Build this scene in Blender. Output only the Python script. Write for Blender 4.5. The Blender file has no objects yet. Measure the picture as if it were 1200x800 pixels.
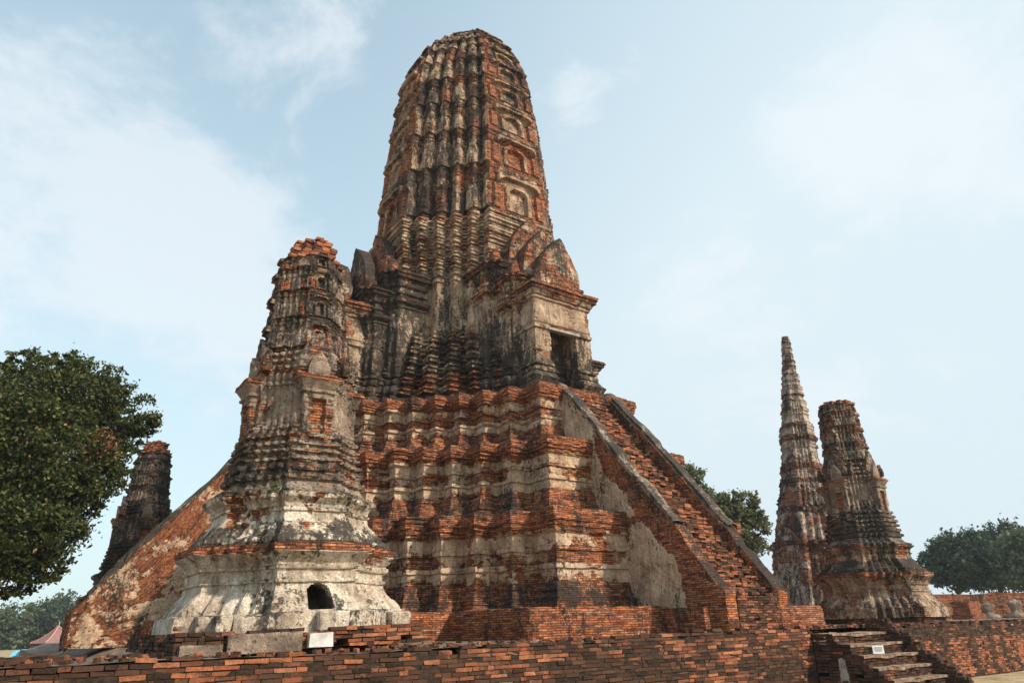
import bpy, math, random
import numpy as np
from mathutils import Matrix, Vector
from mathutils.geometry import tessellate_polygon
random.seed(7); RNG = np.random.default_rng(7)
SC = bpy.context.scene; COL = SC.collection

# ------------------------------------------------------------------ camera
cam = bpy.data.cameras.new('camera'); cob = bpy.data.objects.new('camera', cam); COL.objects.link(cob)
cam.sensor_width = 36.0; cam.lens = 24.058; cam.clip_start = 0.1; cam.clip_end = 2000
fw = Vector((0.53478907, 0.75246103, 0.38445162)); rt = Vector((0.82032151, -0.57145457, -0.02263403)); up = Vector((-0.20266541, -0.32747836, 0.92286763))
M = Matrix((rt, up, -fw)).transposed().to_4x4(); M.translation = Vector((-16.1726, -26.3975, 0.2071))
cob.matrix_world = M; SC.camera = cob

# ------------------------------------------------------------------ light
SUN_AZ, SUN_EL = math.radians(150), math.radians(40)
w = bpy.data.worlds.new("World"); SC.world = w; w.use_nodes = True
nt = w.node_tree; nt.nodes.clear()
def wn(t, **k):
    n = nt.nodes.new(t)
    for a, b in k.items(): setattr(n, a, b)
    return n
sky = wn('ShaderNodeTexSky', sky_type='NISHITA', sun_disc=False)
sky.sun_elevation = SUN_EL; sky.sun_rotation = SUN_AZ; sky.dust_density = 1.6; sky.air_density = 1.0; sky.ozone_density = 1.5
tc = wn('ShaderNodeTexCoord')
mp = wn('ShaderNodeMapping'); mp.inputs['Scale'].default_value = (1.0, 1.0, 1.6); mp.inputs['Location'].default_value = (2.35, 0.6, 0.35)
n1 = wn('ShaderNodeTexNoise'); n1.inputs['Scale'].default_value = 4.2; n1.inputs['Detail'].default_value = 12; n1.inputs['Roughness'].default_value = 0.66; n1.inputs['Distortion'].default_value = 0.3
L = nt.links.new
def wmath(op, a, b, clamp=False):
    n = wn('ShaderNodeMath', operation=op, use_clamp=clamp)
    for i, v in ((0, a), (1, b)):
        if hasattr(v, 'is_linked'): L(v, n.inputs[i])
        else: n.inputs[i].default_value = v
    return n.outputs[0]
def wrange(v, a, b, c, d):
    n = wn('ShaderNodeMapRange', interpolation_type='SMOOTHSTEP'); L(v, n.inputs[0])
    for i, q in enumerate((a, b, c, d)): n.inputs[i + 1].default_value = q
    return n.outputs[0]
def towards(dr, r0, r1):
    n = wn('ShaderNodeVectorMath', operation='DOT_PRODUCT'); L(tc.outputs['Generated'], n.inputs[0]); v = Vector(dr).normalized(); n.inputs[1].default_value = v
    return wrange(n.outputs['Value'], math.cos(math.radians(r1)), math.cos(math.radians(r0)), 0.0, 1.0)
L(tc.outputs['Generated'], mp.inputs['Vector']); L(mp.outputs[0], n1.inputs['Vector'])
def pdir(px, py): return fw + rt * (px - 600) / 801.93 + up * (400 - py) / 801.93
sep = wn('ShaderNodeSeparateXYZ'); L(tc.outputs['Generated'], sep.inputs[0])
# cloud banks: soft regions of the sky where the noise is allowed to thicken
reg = None
for px, py, r0, r1, k in ((110, 290, 1, 20, .22), (40, 200, 1, 13, .14), (215, 260, 0, 9, .15), (255, 380, 1, 10, .08), (650, 70, 0, 4, .15), (680, 108, 0, 3, .15), (735, 70, 0, 3, .16), (965, 150, 0, 7, .20), (800, 300, 1, 8, .14), (1010, 320, 3, 18, .12), (1180, 60, 3, 16, .16), (860, 450, 2, 12, .10), (330, 10, 1, 9, .16)):
    m = wmath('MULTIPLY', towards(pdir(px, py), r0, r1), k); reg = m if reg is None else wmath('ADD', reg, m)
cl = wrange(wmath('ADD', n1.outputs[0], reg), .60, .86, 0.0, .66)
hzv = wmath('ADD', wrange(sep.outputs[2], 1.0, -.05, .34, .85), wmath('MULTIPLY', towards((.92, -.1, .25), 5, 75), .55), True)
mixh = wn('ShaderNodeMix', data_type='RGBA'); mixh.inputs[7].default_value = (4.35, 5.12, 5.5, 1)
mixc = wn('ShaderNodeMix', data_type='RGBA'); mixc.inputs[7].default_value = (5.2, 5.55, 5.8, 1)
L(hzv, mixh.inputs[0]); tint = wn('ShaderNodeMix', data_type='RGBA', blend_type='MULTIPLY'); tint.inputs[0].default_value = 1.0; tint.inputs[7].default_value = (1.40, 1.75, 1.45, 1); L(sky.outputs[0], tint.inputs[6]); L(tint.outputs[2], mixh.inputs[6])
L(cl, mixc.inputs[0]); L(mixh.outputs[2], mixc.inputs[6])
bg = wn('ShaderNodeBackground'); bg.inputs['Strength'].default_value = 0.142; out = wn('ShaderNodeOutputWorld')
L(mixc.outputs[2], bg.inputs[0]); L(bg.outputs[0], out.inputs[0])
sl = bpy.data.lights.new('sun', 'SUN'); sl.energy = 4.2; sl.angle = math.radians(2.5); sl.color = (1.0, 0.88, 0.72)
so = bpy.data.objects.new('sun', sl); COL.objects.link(so)
sd = Vector((math.sin(SUN_AZ) * math.cos(SUN_EL), math.cos(SUN_AZ) * math.cos(SUN_EL), math.sin(SUN_EL)))
so.rotation_euler = sd.to_track_quat('Z', 'Y').to_euler()
SC.view_settings.view_transform = 'Standard'; SC.view_settings.look = 'None'; SC.view_settings.exposure = 0.28; SC.view_settings.gamma = 1
SC.cycles.max_bounces = 5; SC.cycles.diffuse_bounces = 3; SC.cycles.use_denoising = True

# ------------------------------------------------------------------ noise
def _h(i, j, k, s=0):
    n = (i.astype(np.int64) * 374761393 + j.astype(np.int64) * 668265263 + k.astype(np.int64) * 2147483647 + s * 974711) & 0xffffffff
    n = ((n ^ (n >> 13)) * 1274126177) & 0xffffffff
    n = ((n ^ (n >> 16)) * 2246822519) & 0xffffffff
    return ((n ^ (n >> 15)) & 0xffff) / 32767.5 - 1.0
def vnoise(p, s=0):
    f = np.floor(p); t = p - f; t = t * t * (3 - 2 * t); f = f.astype(np.int64)
    i, j, k = f[..., 0], f[..., 1], f[..., 2]; a, b, c = t[..., 0], t[..., 1], t[..., 2]
    r = 0
    for di in (0, 1):
        for dj in (0, 1):
            for dk in (0, 1):
                r = r + _h(i + di, j + dj, k + dk, s) * (a if di else 1 - a) * (b if dj else 1 - b) * (c if dk else 1 - c)
    return r
def fbm(p, o=3, s=0):
    r = 0; a = 1; t = 0
    for q in range(o):
        r = r + a * vnoise(p * 2 ** q + q * 17.3, s + q); t += a; a *= .55
    return r / t * 1.25
def hash2(a, b, s=0): return _h(a, b, a * 0 + 5, s)
def sstep(a, b, x):
    t = np.clip((x - a) / (b - a), 0, 1); return t * t * (3 - 2 * t)

# ------------------------------------------------------------------ mesh accumulator
class Acc:
    def __init__(s): s.V = []; s.Q = []; s.T = []; s.UV = []; s.A = []; s.n = 0
    def add(s, V, Q=None, T=None, UV=None, st=0., dk=0., rn=0.):
        V = np.asarray(V, float).reshape(-1, 3); k = len(V)
        s.V.append(V); s.UV.append(np.zeros((k, 2)) if UV is None else np.asarray(UV, float).reshape(-1, 2))
        s.A.append(np.stack([np.broadcast_to(np.asarray(x, float).reshape(-1) if np.ndim(x) else x, (k,)) for x in (st, dk, rn)], 1))
        if Q is not None and len(Q): s.Q.append(np.asarray(Q).reshape(-1, 4) + s.n)
        if T is not None and len(T): s.T.append(np.asarray(T).reshape(-1, 3) + s.n)
        s.n += k
    def grid(s, P, UV, st=0., dk=0.):
        N, Mm = P.shape[:2]
        i, j = np.meshgrid(np.arange(N - 1), np.arange(Mm - 1), indexing='ij'); a = (i * Mm + j).ravel()
        s.add(P, np.stack([a, a + 1, a + Mm + 1, a + Mm], 1), None, UV, st, dk)
    def boxes(s, c, h, ex, ey, jit=0., rn=None, rot=0., st=0., dk=0.):
        """many boxes: centres c (n,3), half sizes h (n,3) along ex, ey, z"""
        c = np.asarray(c, float).reshape(-1, 3); n = len(c); h = np.broadcast_to(np.asarray(h, float), (n, 3))
        sg = np.array([[x, y, z] for z in (-1, 1) for y in (-1, 1) for x in (-1, 1)], float)
        l = sg[None] * h[:, None]
        l = l + RNG.uniform(-1, 1, l.shape) * jit
        ex = np.asarray(ex, float); ey = np.asarray(ey, float)
        if rot:
            a = RNG.uniform(-rot, rot, n); ca, sa = np.cos(a)[:, None], np.sin(a)[:, None]
            x, y = l[..., 0] * ca - l[..., 1] * sa, l[..., 0] * sa + l[..., 1] * ca
            l = np.stack([x, y, l[..., 2]], -1)
        V = c[:, None] + l[..., 0:1] * ex + l[..., 1:2] * ey + l[..., 2:3] * np.array([0, 0, 1.])
        fq = np.array([[0, 2, 3, 1], [4, 5, 7, 6], [0, 1, 5, 4], [1, 3, 7, 5], [3, 2, 6, 7], [2, 0, 4, 6]])
        Q = fq[None] + (np.arange(n) * 8)[:, None, None]
        rn = RNG.random(n) if rn is None else np.broadcast_to(rn, (n,))
        uv = np.stack([l[..., 0] + c[:, None, 0], l[..., 2] + c[:, None, 2]], -1)
        s.add(V.reshape(-1, 3), Q.reshape(-1, 4), None, uv.reshape(-1, 2), st, dk, np.repeat(rn, 8))
    def build(s, name, mat, parent=None, smooth=False):
        V = np.concatenate(s.V); UV = np.concatenate(s.UV); A = np.concatenate(s.A)
        Q = np.concatenate(s.Q) if s.Q else np.zeros((0, 4), int); T = np.concatenate(s.T) if s.T else np.zeros((0, 3), int)
        me = bpy.data.meshes.new(name); nl = len(Q) * 4 + len(T) * 3
        me.vertices.add(len(V)); me.loops.add(nl); me.polygons.add(len(Q) + len(T))
        me.vertices.foreach_set('co', V.astype(np.float32).ravel())
        lv = np.concatenate([Q.ravel(), T.ravel()]).astype(np.int32); me.loops.foreach_set('vertex_index', lv)
        ls = np.concatenate([np.arange(len(Q)) * 4, len(Q) * 4 + np.arange(len(T)) * 3]).astype(np.int32)
        me.polygons.foreach_set('loop_start', ls)
        me.polygons.foreach_set('loop_total', np.concatenate([np.full(len(Q), 4), np.full(len(T), 3)]).astype(np.int32))
        me.update(calc_edges=True)
        uvl = me.uv_layers.new(name='UVMap'); uvl.data.foreach_set('uv', UV[lv].astype(np.float32).ravel())
        for q, an in enumerate(('st', 'dk', 'rn')):
            at = me.attributes.new(an, 'FLOAT', 'POINT'); at.data.foreach_set('value', A[:, q].astype(np.float32))
        me.polygons.foreach_set('use_smooth', np.full(len(me.polygons), smooth))
        me.materials.append(mat); me.validate()
        o = bpy.data.objects.new(name, me); COL.objects.link(o)
        if parent: o.parent = parent
        return o

def tag(o, label=None, cat=None, group=None, kind=None):
    for k, v in (('label', label), ('category', cat), ('group', group), ('kind', kind)):
        if v: o[k] = v
    return o
def thing(name, loc, label, cat, group=None, rotz=0):
    o = bpy.data.objects.new(name, None); COL.objects.link(o); o.location = loc; o.rotation_euler = (0, 0, rotz); o.empty_display_size = .3
    return tag(o, label, cat, group)

# ------------------------------------------------------------------ weathering of a surface
def weather(P, N, uv, st, dk, amp=1., ch=.06, bw=.27, corner=None, seed=0, rag=1.):
    """push a dense grid about like worn masonry; returns P and the mask fields"""
    S = fbm(P * np.array([.9, .9, 1.3]) + seed, 3, 11) * .45 + fbm(P * np.array([3.5, 3.5, 4.5]) + seed, 3, 23) * .30
    stv = st + S
    Dn = fbm(P * np.array([1.3, 1.3, .55]) + seed * 2 + 40, 3, 31) * .40 + fbm(P * np.array([6, 6, 3.]) + 9, 2, 37) * .22
    upf = np.clip(N[..., 2], 0, 1)
    dkv = dk + Dn + upf * .35
    course = np.floor(uv[..., 1] / ch).astype(np.int64); bi = np.floor(uv[..., 0] / bw + .5 * (course % 2)).astype(np.int64)
    hb = hash2(course, bi, 3); hc = hash2(course, course * 0, 5)
    m = sstep(.45, .55, stv)
    d = m * .022 * amp + (1 - m) * (hb * .014 + hc * .010) * rag
    d = d + fbm(P * 1.1 + 3, 2, 41) * .035 * amp + fbm(P * 6.5, 3, 43) * .014 * amp
    hole = sstep(.42, .62, fbm(P * 2.6 + 50 + seed, 3, 47))
    d = d - hole * .05 * amp * (1.0 - .4 * m)
    if corner is not None:
        ero = np.clip(fbm(P * np.array([1.8, 1.8, 5.]) + 70 + seed, 3, 53) + .25, 0, 1)
        d = d - corner * ero * .11 * amp
    P = P + N * d[..., None]
    P[..., 2] += fbm(P * .6 + 90, 2, 59) * .014 * amp * (1 if amp > .3 else 0)
    return P, stv, dkv

def norms(P):
    a = np.gradient(P, axis=0); b = np.gradient(P, axis=1); n = np.cross(b, a)
    l = np.linalg.norm(n, axis=-1, keepdims=True); return n / np.maximum(l, 1e-9)

def loft(acc, sections, res=.1, vres=None, amp=1., ch=.06, bw=.27, cap=True, relief=None, seed=0, rag=1., rot=0, ctr=(0, 0), cor=1.):
    """sections: list of (z, pts(K,2), st, dk). Closed ring of straight edges, subdivided; weathered"""
    vres = vres or res
    K = len(sections[0][1]); pts = [np.asarray(s[1], float) for s in sections]
    ref = pts[max(range(len(pts)), key=lambda i: np.abs(pts[i]).max())]
    el = np.linalg.norm(np.roll(ref, -1, 0) - ref, axis=1)
    ei, tt = [], []
    for e in range(K):
        m = max(2, int(math.ceil(el[e] / res)))
        ei += [e] * m; tt += list(np.arange(m) / m)
    ei.append(K - 1); tt.append(1.0); ei = np.array(ei); tt = np.array(tt)
    cum = np.concatenate([[0], np.cumsum(el)]); ux = cum[ei] + tt * el[ei]
    # rows
    rows = []
    v = sections[0][0]
    for a in range(len(sections) - 1):
        z0, p0, s0, d0 = sections[a][0], pts[a], sections[a][2], sections[a][3]
        z1, p1, s1, d1 = sections[a + 1][0], pts[a + 1], sections[a + 1][2], sections[a + 1][3]
        dl = math.hypot(z1 - z0, np.abs(p1 - p0).max())
        m = max(1, int(math.ceil(dl / vres)))
        for q in range(m):
            t = q / m; rows.append((z0 + (z1 - z0) * t, p0 + (p1 - p0) * t, s0 + (s1 - s0) * t, d0 + (d1 - d0) * t, v + dl * t))
        v += dl
    l = sections[-1]; rows.append((l[0], pts[-1], l[2], l[3], v))
    Z = np.array([r[0] for r in rows]); PT = np.stack([r[1] for r in rows]); ST = np.array([r[2] for r in rows]); DK = np.array([r[3] for r in rows]); VV = np.array([r[4] for r in rows])
    A = PT[:, ei]; B = PT[:, (ei + 1) % K]; XY = A + (B - A) * tt[None, :, None]
    P = np.concatenate([XY, np.broadcast_to(Z[:, None, None], XY.shape[:2] + (1,))], -1)
    uv = np.stack(np.broadcast_arrays(ux[None, :], VV[:, None]), -1)
    # normals: edge normal (2D) blended at corners + vertical tilt from profile
    ed = np.roll(ref, -1, 0) - ref; en = np.stack([ed[:, 1], -ed[:, 0]], 1) / np.maximum(np.linalg.norm(ed, axis=1), 1e-6)[:, None]
    n2 = en[ei].copy(); pv = en[(ei - 1) % K]; at0 = tt == 0; n2[at0] += pv[at0]; n2[-1] += en[0]
    prof = np.gradient(np.stack([XY[:, 0] @ np.array([1., 0]) if False else np.abs(XY).max(-1).mean(1), Z], 1), axis=0)
    pn = np.stack([prof[:, 1], -prof[:, 0]], 1); pn /= np.maximum(np.linalg.norm(pn, axis=1), 1e-6)[:, None]
    N = np.concatenate([n2[None] * np.clip(pn[:, 0], 0.15, 1)[:, None, None], np.broadcast_to(pn[:, 1][:, None, None], (len(Z), len(tt), 1))], -1)
    dist = np.minimum(tt, 1 - tt) * el[ei]
    cr_ = np.cross(en[(ei - 1) % K], en[ei]); cr2_ = np.cross(en[ei], en[(ei + 1) % K])
    conv = np.where(tt < .5, cr_ > 0, cr2_ > 0)
    corner = cor * np.where(conv, np.exp(-dist / .09), 0)[None, :] * np.ones((len(Z), 1))
    st = np.broadcast_to(ST[:, None], P.shape[:2]).copy(); dk = np.broadcast_to(DK[:, None], P.shape[:2]).copy()
    if relief is not None:
        r = relief(ei[None] + 0 * Z[:, None].astype(int), np.broadcast_to(tt[None], P.shape[:2]), np.linalg.norm(B - A, axis=-1), np.broadcast_to(Z[:, None], P.shape[:2]))
        off, dst, ddk = r
        P = P + np.concatenate([en[ei], np.zeros((len(ei), 1))], 1)[None] * off[..., None]
        st += dst; dk += ddk
    P, stv, dkv = weather(P, N, uv, st, dk, amp, ch, bw, corner, seed, rag)
    if cap:
        base = P[-1, :-1]; c = P[-1, :-1].mean(0)
        P2 = []
        tris = tessellate_polygon([[Vector(p) for p in base]])
        capV = base.copy(); capV[:, 2] += .0
    def tr(Pq):
        if rot or ctr != (0, 0):
            c_, s_ = math.cos(rot), math.sin(rot); x, y = Pq[..., 0].copy(), Pq[..., 1].copy()
            Pq = Pq.copy(); Pq[..., 0] = c_ * x - s_ * y + ctr[0]; Pq[..., 1] = s_ * x + c_ * y + ctr[1]
        return Pq
    acc.grid(tr(P), uv, stv.ravel(), dkv.ravel())
    if cap:
        T = np.array(tris)
        a, b, c = capV[T[0][0]], capV[T[0][1]], capV[T[0][2]]
        if np.cross(b - a, c - a)[2] < 0: T = T[:, ::-1]
        acc.add(tr(capV), None, T, capV[:, :2], stv[-1, :-1], dkv[-1, :-1] + .2)

def plan(R, hw, n=5, e=.8):
    P = []
    for i in range(n + 1):
        t = i / n; x = R - (R - hw) * t ** e; y = hw + (R - hw) * (1 - (1 - t) ** e)
        if i:
            P.append((x, P[-1][1]))
        P.append((x, y))
    q = np.array(P); out = []
    for k in range(4):
        out.append(q); q = np.stack([-q[:, 1], q[:, 0]], 1)
    return np.concatenate(out)
def rpoly(pts):
    """offsettable rectilinear polygon (ccw)"""
    pts = np.array(pts, float)
    ed = np.roll(pts, -1, 0) - pts; en = np.stack([ed[:, 1], -ed[:, 0]], 1); en /= np.linalg.norm(en, axis=1)[:, None]
    dirs = en + np.roll(en, 1, 0)
    return lambda d: pts + dirs * d
def rect(x0, x1, y0, y1): return rpoly([(x0, y0), (x1, y0), (x1, y1), (x0, y1)])

def surf(acc, P, amp=1., st=0., dk=0., ch=.06, seed=0, uv=None, rag=1., flip=False):
    """weathered free grid surface (N,M,3)"""
    if flip: P = P[:, ::-1]
    N = norms(P)
    if uv is None:
        du = np.linalg.norm(np.diff(P, axis=1), axis=-1).mean(0); dv = P[..., 2]
        uv = np.stack(np.broadcast_arrays(np.concatenate([[0], np.cumsum(du)])[None, :], dv), -1)
    P, s, d = weather(P.copy(), N, uv, np.broadcast_to(st, P.shape[:2]) + 0., np.broadcast_to(dk, P.shape[:2]) + 0., amp, ch, .27, None, seed, rag)
    acc.grid(P, uv, s.ravel(), d.ravel())

# ------------------------------------------------------------------ materials
def newmat(name):
    m = bpy.data.materials.new(name); m.use_nodes = True; t = m.node_tree; t.nodes.clear()
    o = t.nodes.new('ShaderNodeOutputMaterial'); b = t.nodes.new('ShaderNodeBsdfPrincipled'); t.links.new(b.outputs[0], o.inputs[0])
    b.inputs['Roughness'].default_value = .93
    try: b.inputs['Specular IOR Level'].default_value = .2
    except Exception: pass
    return m, t, b
class NT:
    def __init__(s, t): s.t = t
    def n(s, ty, ins=None, **k):
        x = s.t.nodes.new(ty)
        for a, b in k.items(): setattr(x, a, b)
        for a, b in (ins or {}).items():
            if hasattr(b, 'links') or hasattr(b, 'is_linked'): s.t.links.new(b, x.inputs[a])
            else: x.inputs[a].default_value = b
        return x
    def noise(s, vec, sc, det=4, ro=.55, dist=0.): return s.n('ShaderNodeTexNoise', {'Vector': vec, 'Scale': sc, 'Detail': det, 'Roughness': ro, 'Distortion': dist}).outputs[0]
    def ramp(s, f, stops, interp='LINEAR'):
        x = s.n('ShaderNodeValToRGB', {0: f}); r = x.color_ramp; r.interpolation = interp
        while len(r.elements) < len(stops): r.elements.new(.5)
        for e, (p, c) in zip(r.elements, stops):
            e.position = p; e.color = (c, c, c, 1) if np.isscalar(c) else (*c, 1)
        return x.outputs[0]
    def mix(s, f, a, b, mode='MIX'):
        x = s.n('ShaderNodeMix', data_type='RGBA', blend_type=mode)
        for i, v in ((0, f), (6, a), (7, b)):
            if hasattr(v, 'is_linked'): s.t.links.new(v, x.inputs[i])
            else: x.inputs[i].default_value = v if i == 0 else ((*v, 1) if len(v) == 3 else v)
        return x.outputs[2]
    def math(s, op, a, b=0., clamp=False):
        x = s.n('ShaderNodeMath', operation=op, use_clamp=clamp)
        for i, v in ((0, a), (1, b)):
            if hasattr(v, 'is_linked'): s.t.links.new(v, x.inputs[i])
            else: x.inputs[i].default_value = v
        return x.outputs[0]
    def attr(s, nm): return s.n('ShaderNodeAttribute', attribute_name=nm).outputs['Fac']

def masonry(name, stucco=((.30, .18, .12), (.60, .40, .26), (.74, .55, .39)), brick=((.08, .026, .016), (.38, .105, .042), (.66, .23, .09)), lichen=(.020, .016, .013), ch=.06, bw=.26, sbias=0., dbias=0., grey=.35):
    m, t, b = newmat(name); N = NT(t)
    tcn = N.n('ShaderNodeTexCoord'); ob = tcn.outputs['Object']; uv = tcn.outputs['UV']
    wob = N.n('ShaderNodeVectorMath', {0: N.n('ShaderNodeTexNoise', {'Vector': ob, 'Scale': 2.0, 'Detail': 2.}).outputs['Color'], 1: (.05, .035, 0)}, operation='MULTIPLY').outputs[0]
    uvw = N.n('ShaderNodeVectorMath', {0: uv, 1: wob}, operation='ADD').outputs[0]
    br = N.n('ShaderNodeTexBrick', {'Vector': uvw, 'Color1': (0, 0, 0, 1), 'Color2': (1, 1, 1, 1), 'Mortar': (.5, .5, .5, 1), 'Scale': 1., 'Mortar Size': .0085, 'Mortar Smooth': .35, 'Bias': 0., 'Brick Width': bw, 'Row Height': ch})
    bcol = N.ramp(br.outputs[0], [(0, brick[0]), (.45, brick[1]), (1, brick[2])])
    nb = N.noise(ob, 2.2, 5, .65)
    bcol = N.mix(N.ramp(nb, [(.42, 0.), (.72, .55)]), bcol, (.60, .22, .09), 'MIX')
    bcol = N.mix(N.ramp(N.noise(ob, 9., 4, .7), [(.48, 0.), (.68, .78)]), bcol, (.060, .028, .023))
    bcol = N.mix(N.ramp(N.noise(ob, 17., 3, .7), [(.55, 0.), (.72, .55)]), bcol, (.50, .38, .29))
    mpc = N.n('ShaderNodeMapping', {'Vector': ob, 'Scale': (1.2, 1.2, 14.)}).outputs[0]
    bcol = N.mix(N.ramp(N.noise(mpc, 1.6, 4, .7), [(.54, 0.), (.68, .8)]), bcol, (.040, .025, .019))
    bcol = N.mix(N.math('MULTIPLY', br.outputs[1], .9), bcol, (.06, .04, .03))
    # stucco
    mp_ = N.n('ShaderNodeMapping', {'Vector': ob, 'Scale': (3.2, 3.2, .7)}).outputs[0]
    strk = N.noise(mp_, 2.0, 6, .65)
    scol = N.ramp(N.noise(ob, 1.6, 8, .68), [(.32, stucco[0]), (.5, stucco[1]), (.68, stucco[2])])
    scol = N.mix(N.ramp(strk, [(.45, 0.), (.7, grey * 1.6)]), scol, (.11, .085, .065))
    scol = N.mix(N.ramp(N.noise(ob, 12., 5, .7), [(.52, 0.), (.7, .45)]), scol, (.20, .12, .085))
    pit = N.ramp(N.n('ShaderNodeTexVoronoi', {'Vector': ob, 'Scale': 5.5}).outputs['Distance'], [(.10, 1.), (.17, 0.)])
    scol = N.mix(N.math('MULTIPLY', pit, .55), scol, (.09, .065, .05))
    f1 = N.noise(ob, 7., 8, .72)
    sm = N.math('ADD', N.math('ADD', N.attr('st'), sbias), N.math('MULTIPLY', N.math('SUBTRACT', f1, .5), 1.1))
    sm = N.ramp(sm, [(.47, 0.), (.53, 1.)])
    col = N.mix(sm, bcol, scol)
    # lichen and soot stain; dk also carries some painted shade
    f2 = N.noise(ob, 11., 8, .75); f3 = N.noise(mp_, 4.5, 6, .7)
    dm = N.math('ADD', N.math('ADD', N.attr('dk'), dbias), N.math('MULTIPLY', N.math('SUBTRACT', f2, .5), 1.9))
    dm = N.math('ADD', dm, N.math('MULTIPLY', N.math('SUBTRACT', f3, .5), 1.0))
    dm = N.math('ADD', dm, N.math('MULTIPLY', N.math('SUBTRACT', N.noise(mp_, 1.1, 5, .6, .6), .5), 1.1))
    dm = N.ramp(dm, [(.44, 0.), (.54, .78), (.80, .95)])
    lc = N.ramp(N.noise(ob, 23., 4, .7), [(.35, lichen), (.62, tuple(x * 2.2 + .012 for x in lichen)), (.80, (.17, .14, .115))])
    col = N.mix(dm, col, lc)
    t.links.new(col, b.inputs['Base Color'])
    # relief
    bh = N.math('MULTIPLY', N.math('MULTIPLY', N.math('SUBTRACT', 1., br.outputs[1]), N.math('SUBTRACT', 1., sm)), .9)
    hh = N.math('ADD', bh, N.math('MULTIPLY', sm, 1.0))
    hh = N.math('ADD', hh, N.math('MULTIPLY', f2, 1.1)); hh = N.math('ADD', hh, N.math('MULTIPLY', f1, 1.4)); hh = N.math('SUBTRACT', hh, N.math('MULTIPLY', pit, .8))
    spk = N.ramp(N.noise(ob, 34., 5, .75), [(.30, .38), (.5, .98), (.7, 1.45)])
    col = N.mix(1., col, spk, 'MULTIPLY'); t.links.new(col, b.inputs['Base Color'])
    bp = N.n('ShaderNodeBump', {'Height': hh, 'Strength': 1., 'Distance': .03}); t.links.new(bp.outputs[0], b.inputs['Normal'])
    return m

def brickmat(name, darkness=.5, warm=1., c2=(.50, .155, .065)):
    """single real bricks: colour per brick from the rn attribute"""
    m, t, b = newmat(name); N = NT(t)
    ob = N.n('ShaderNodeTexCoord').outputs['Object']; rn = N.attr('rn')
    col = N.ramp(rn, [(0, (.10, .04, .025)), (.2, (.24, .08, .04)), (.6, c2), (1, (.56, .22, .11))])
    col = N.mix(N.ramp(N.noise(ob, 14., 6, .7), [(.4, 0.), (.7, .6)]), col, (.14, .075, .05))
    col = N.mix(N.ramp(N.noise(ob, 9., 4, .6), [(.60, 0.), (.76, .45)]), col, (.36, .20, .13))
    col = N.mix(N.ramp(N.noise(ob, 3.2, 6, .7), [(.45, 0.), (.66, .65)]), col, (.17, .085, .055))
    dm = N.math('ADD', N.math('MULTIPLY', N.noise(ob, 1.1, 4, .6), 1.5), N.math('MULTIPLY', N.math('FRACT', N.math('MULTIPLY', rn, 37.)), .75))
    dm = N.math('ADD', dm, N.math('MULTIPLY', N.noise(ob, 24., 4, .7), .7)); dm = N.math('ADD', dm, N.math('ADD', N.attr('dk'), darkness - .5))
    dm = N.ramp(N.math('MULTIPLY', dm, .5), [(.66, 0.), (.80, .97)])
    col = N.mix(dm, col, N.mix(N.math('FRACT', N.math('MULTIPLY', rn, 11.)), N.ramp(N.noise(ob, 30., 3), [(.35, (.010, .008, .007)), (.7, (.05, .032, .022))]), (.11, .055, .035)))
    t.links.new(col, b.inputs['Base Color'])
    bp = N.n('ShaderNodeBump', {'Height': N.noise(ob, 26., 6, .75), 'Strength': 1., 'Distance': .035}); t.links.new(bp.outputs[0], b.inputs['Normal'])
    return m

def plain(name, stops, scale=6., det=6, bump=.6, dist=.02, rough=.95):
    m, t, b = newmat(name); N = NT(t); ob = N.n('ShaderNodeTexCoord').outputs['Object']
    col = N.ramp(N.noise(ob, scale, det, .68), stops); t.links.new(col, b.inputs['Base Color']); b.inputs['Roughness'].default_value = rough
    bp = N.n('ShaderNodeBump', {'Height': N.noise(ob, scale * 4, 6, .7), 'Strength': bump, 'Distance': dist}); t.links.new(bp.outputs[0], b.inputs['Normal'])
    return m
def leafmat(name, a, b_, c, tr=.25):
    m, t, b = newmat(name); N = NT(t)
    col = N.ramp(N.attr('rn'), [(0, a), (.6, b_), (.97, c), (1., (c[0] * 1.8, c[1] * .9, c[2]))]); t.links.new(col, b.inputs['Base Color'])
    b.inputs['Roughness'].default_value = .55
    ts = N.n('ShaderNodeBsdfTranslucent', {'Color': col}); mx = N.n('ShaderNodeMixShader', {0: tr, 1: b.outputs[0], 2: ts.outputs[0]})
    o = [x for x in t.nodes if x.type == 'OUTPUT_MATERIAL'][0]; t.links.new(mx.outputs[0], o.inputs[0])
    return m

M_BASE = masonry('weathered_brick_and_stucco', ch=.055, sbias=.07, dbias=.17)
M_UP = masonry('upper_stucco_masonry', stucco=((.17, .105, .075), (.44, .30, .20), (.66, .49, .35)), ch=.06, bw=.3, grey=.45, sbias=.15, dbias=.13)
M_TOWER = masonry('tower_masonry', stucco=((.17, .10, .07), (.42, .275, .18), (.66, .475, .33)), brick=((.13, .04, .022), (.40, .12, .05), (.62, .23, .10)), ch=.065, bw=.3, grey=.4, sbias=.15, dbias=.20)
M_WHITE = masonry('pale_stucco_masonry', stucco=((.30, .215, .155), (.64, .52, .40), (.80, .73, .63)), ch=.055, grey=.46, dbias=.13)
M_GREY = masonry('grey_stucco_masonry', stucco=((.10, .07, .052), (.29, .21, .16), (.52, .40, .305)), ch=.06, grey=.42, sbias=.26, dbias=.03)
M_FAR = masonry('distant_spire_masonry', stucco=((.26, .18, .14), (.46, .35, .28), (.62, .51, .43)), ch=.08, bw=.35, brick=((.07, .03, .022), (.26, .10, .06), (.44, .19, .11)), grey=.3, sbias=.3, dbias=.20)
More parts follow.
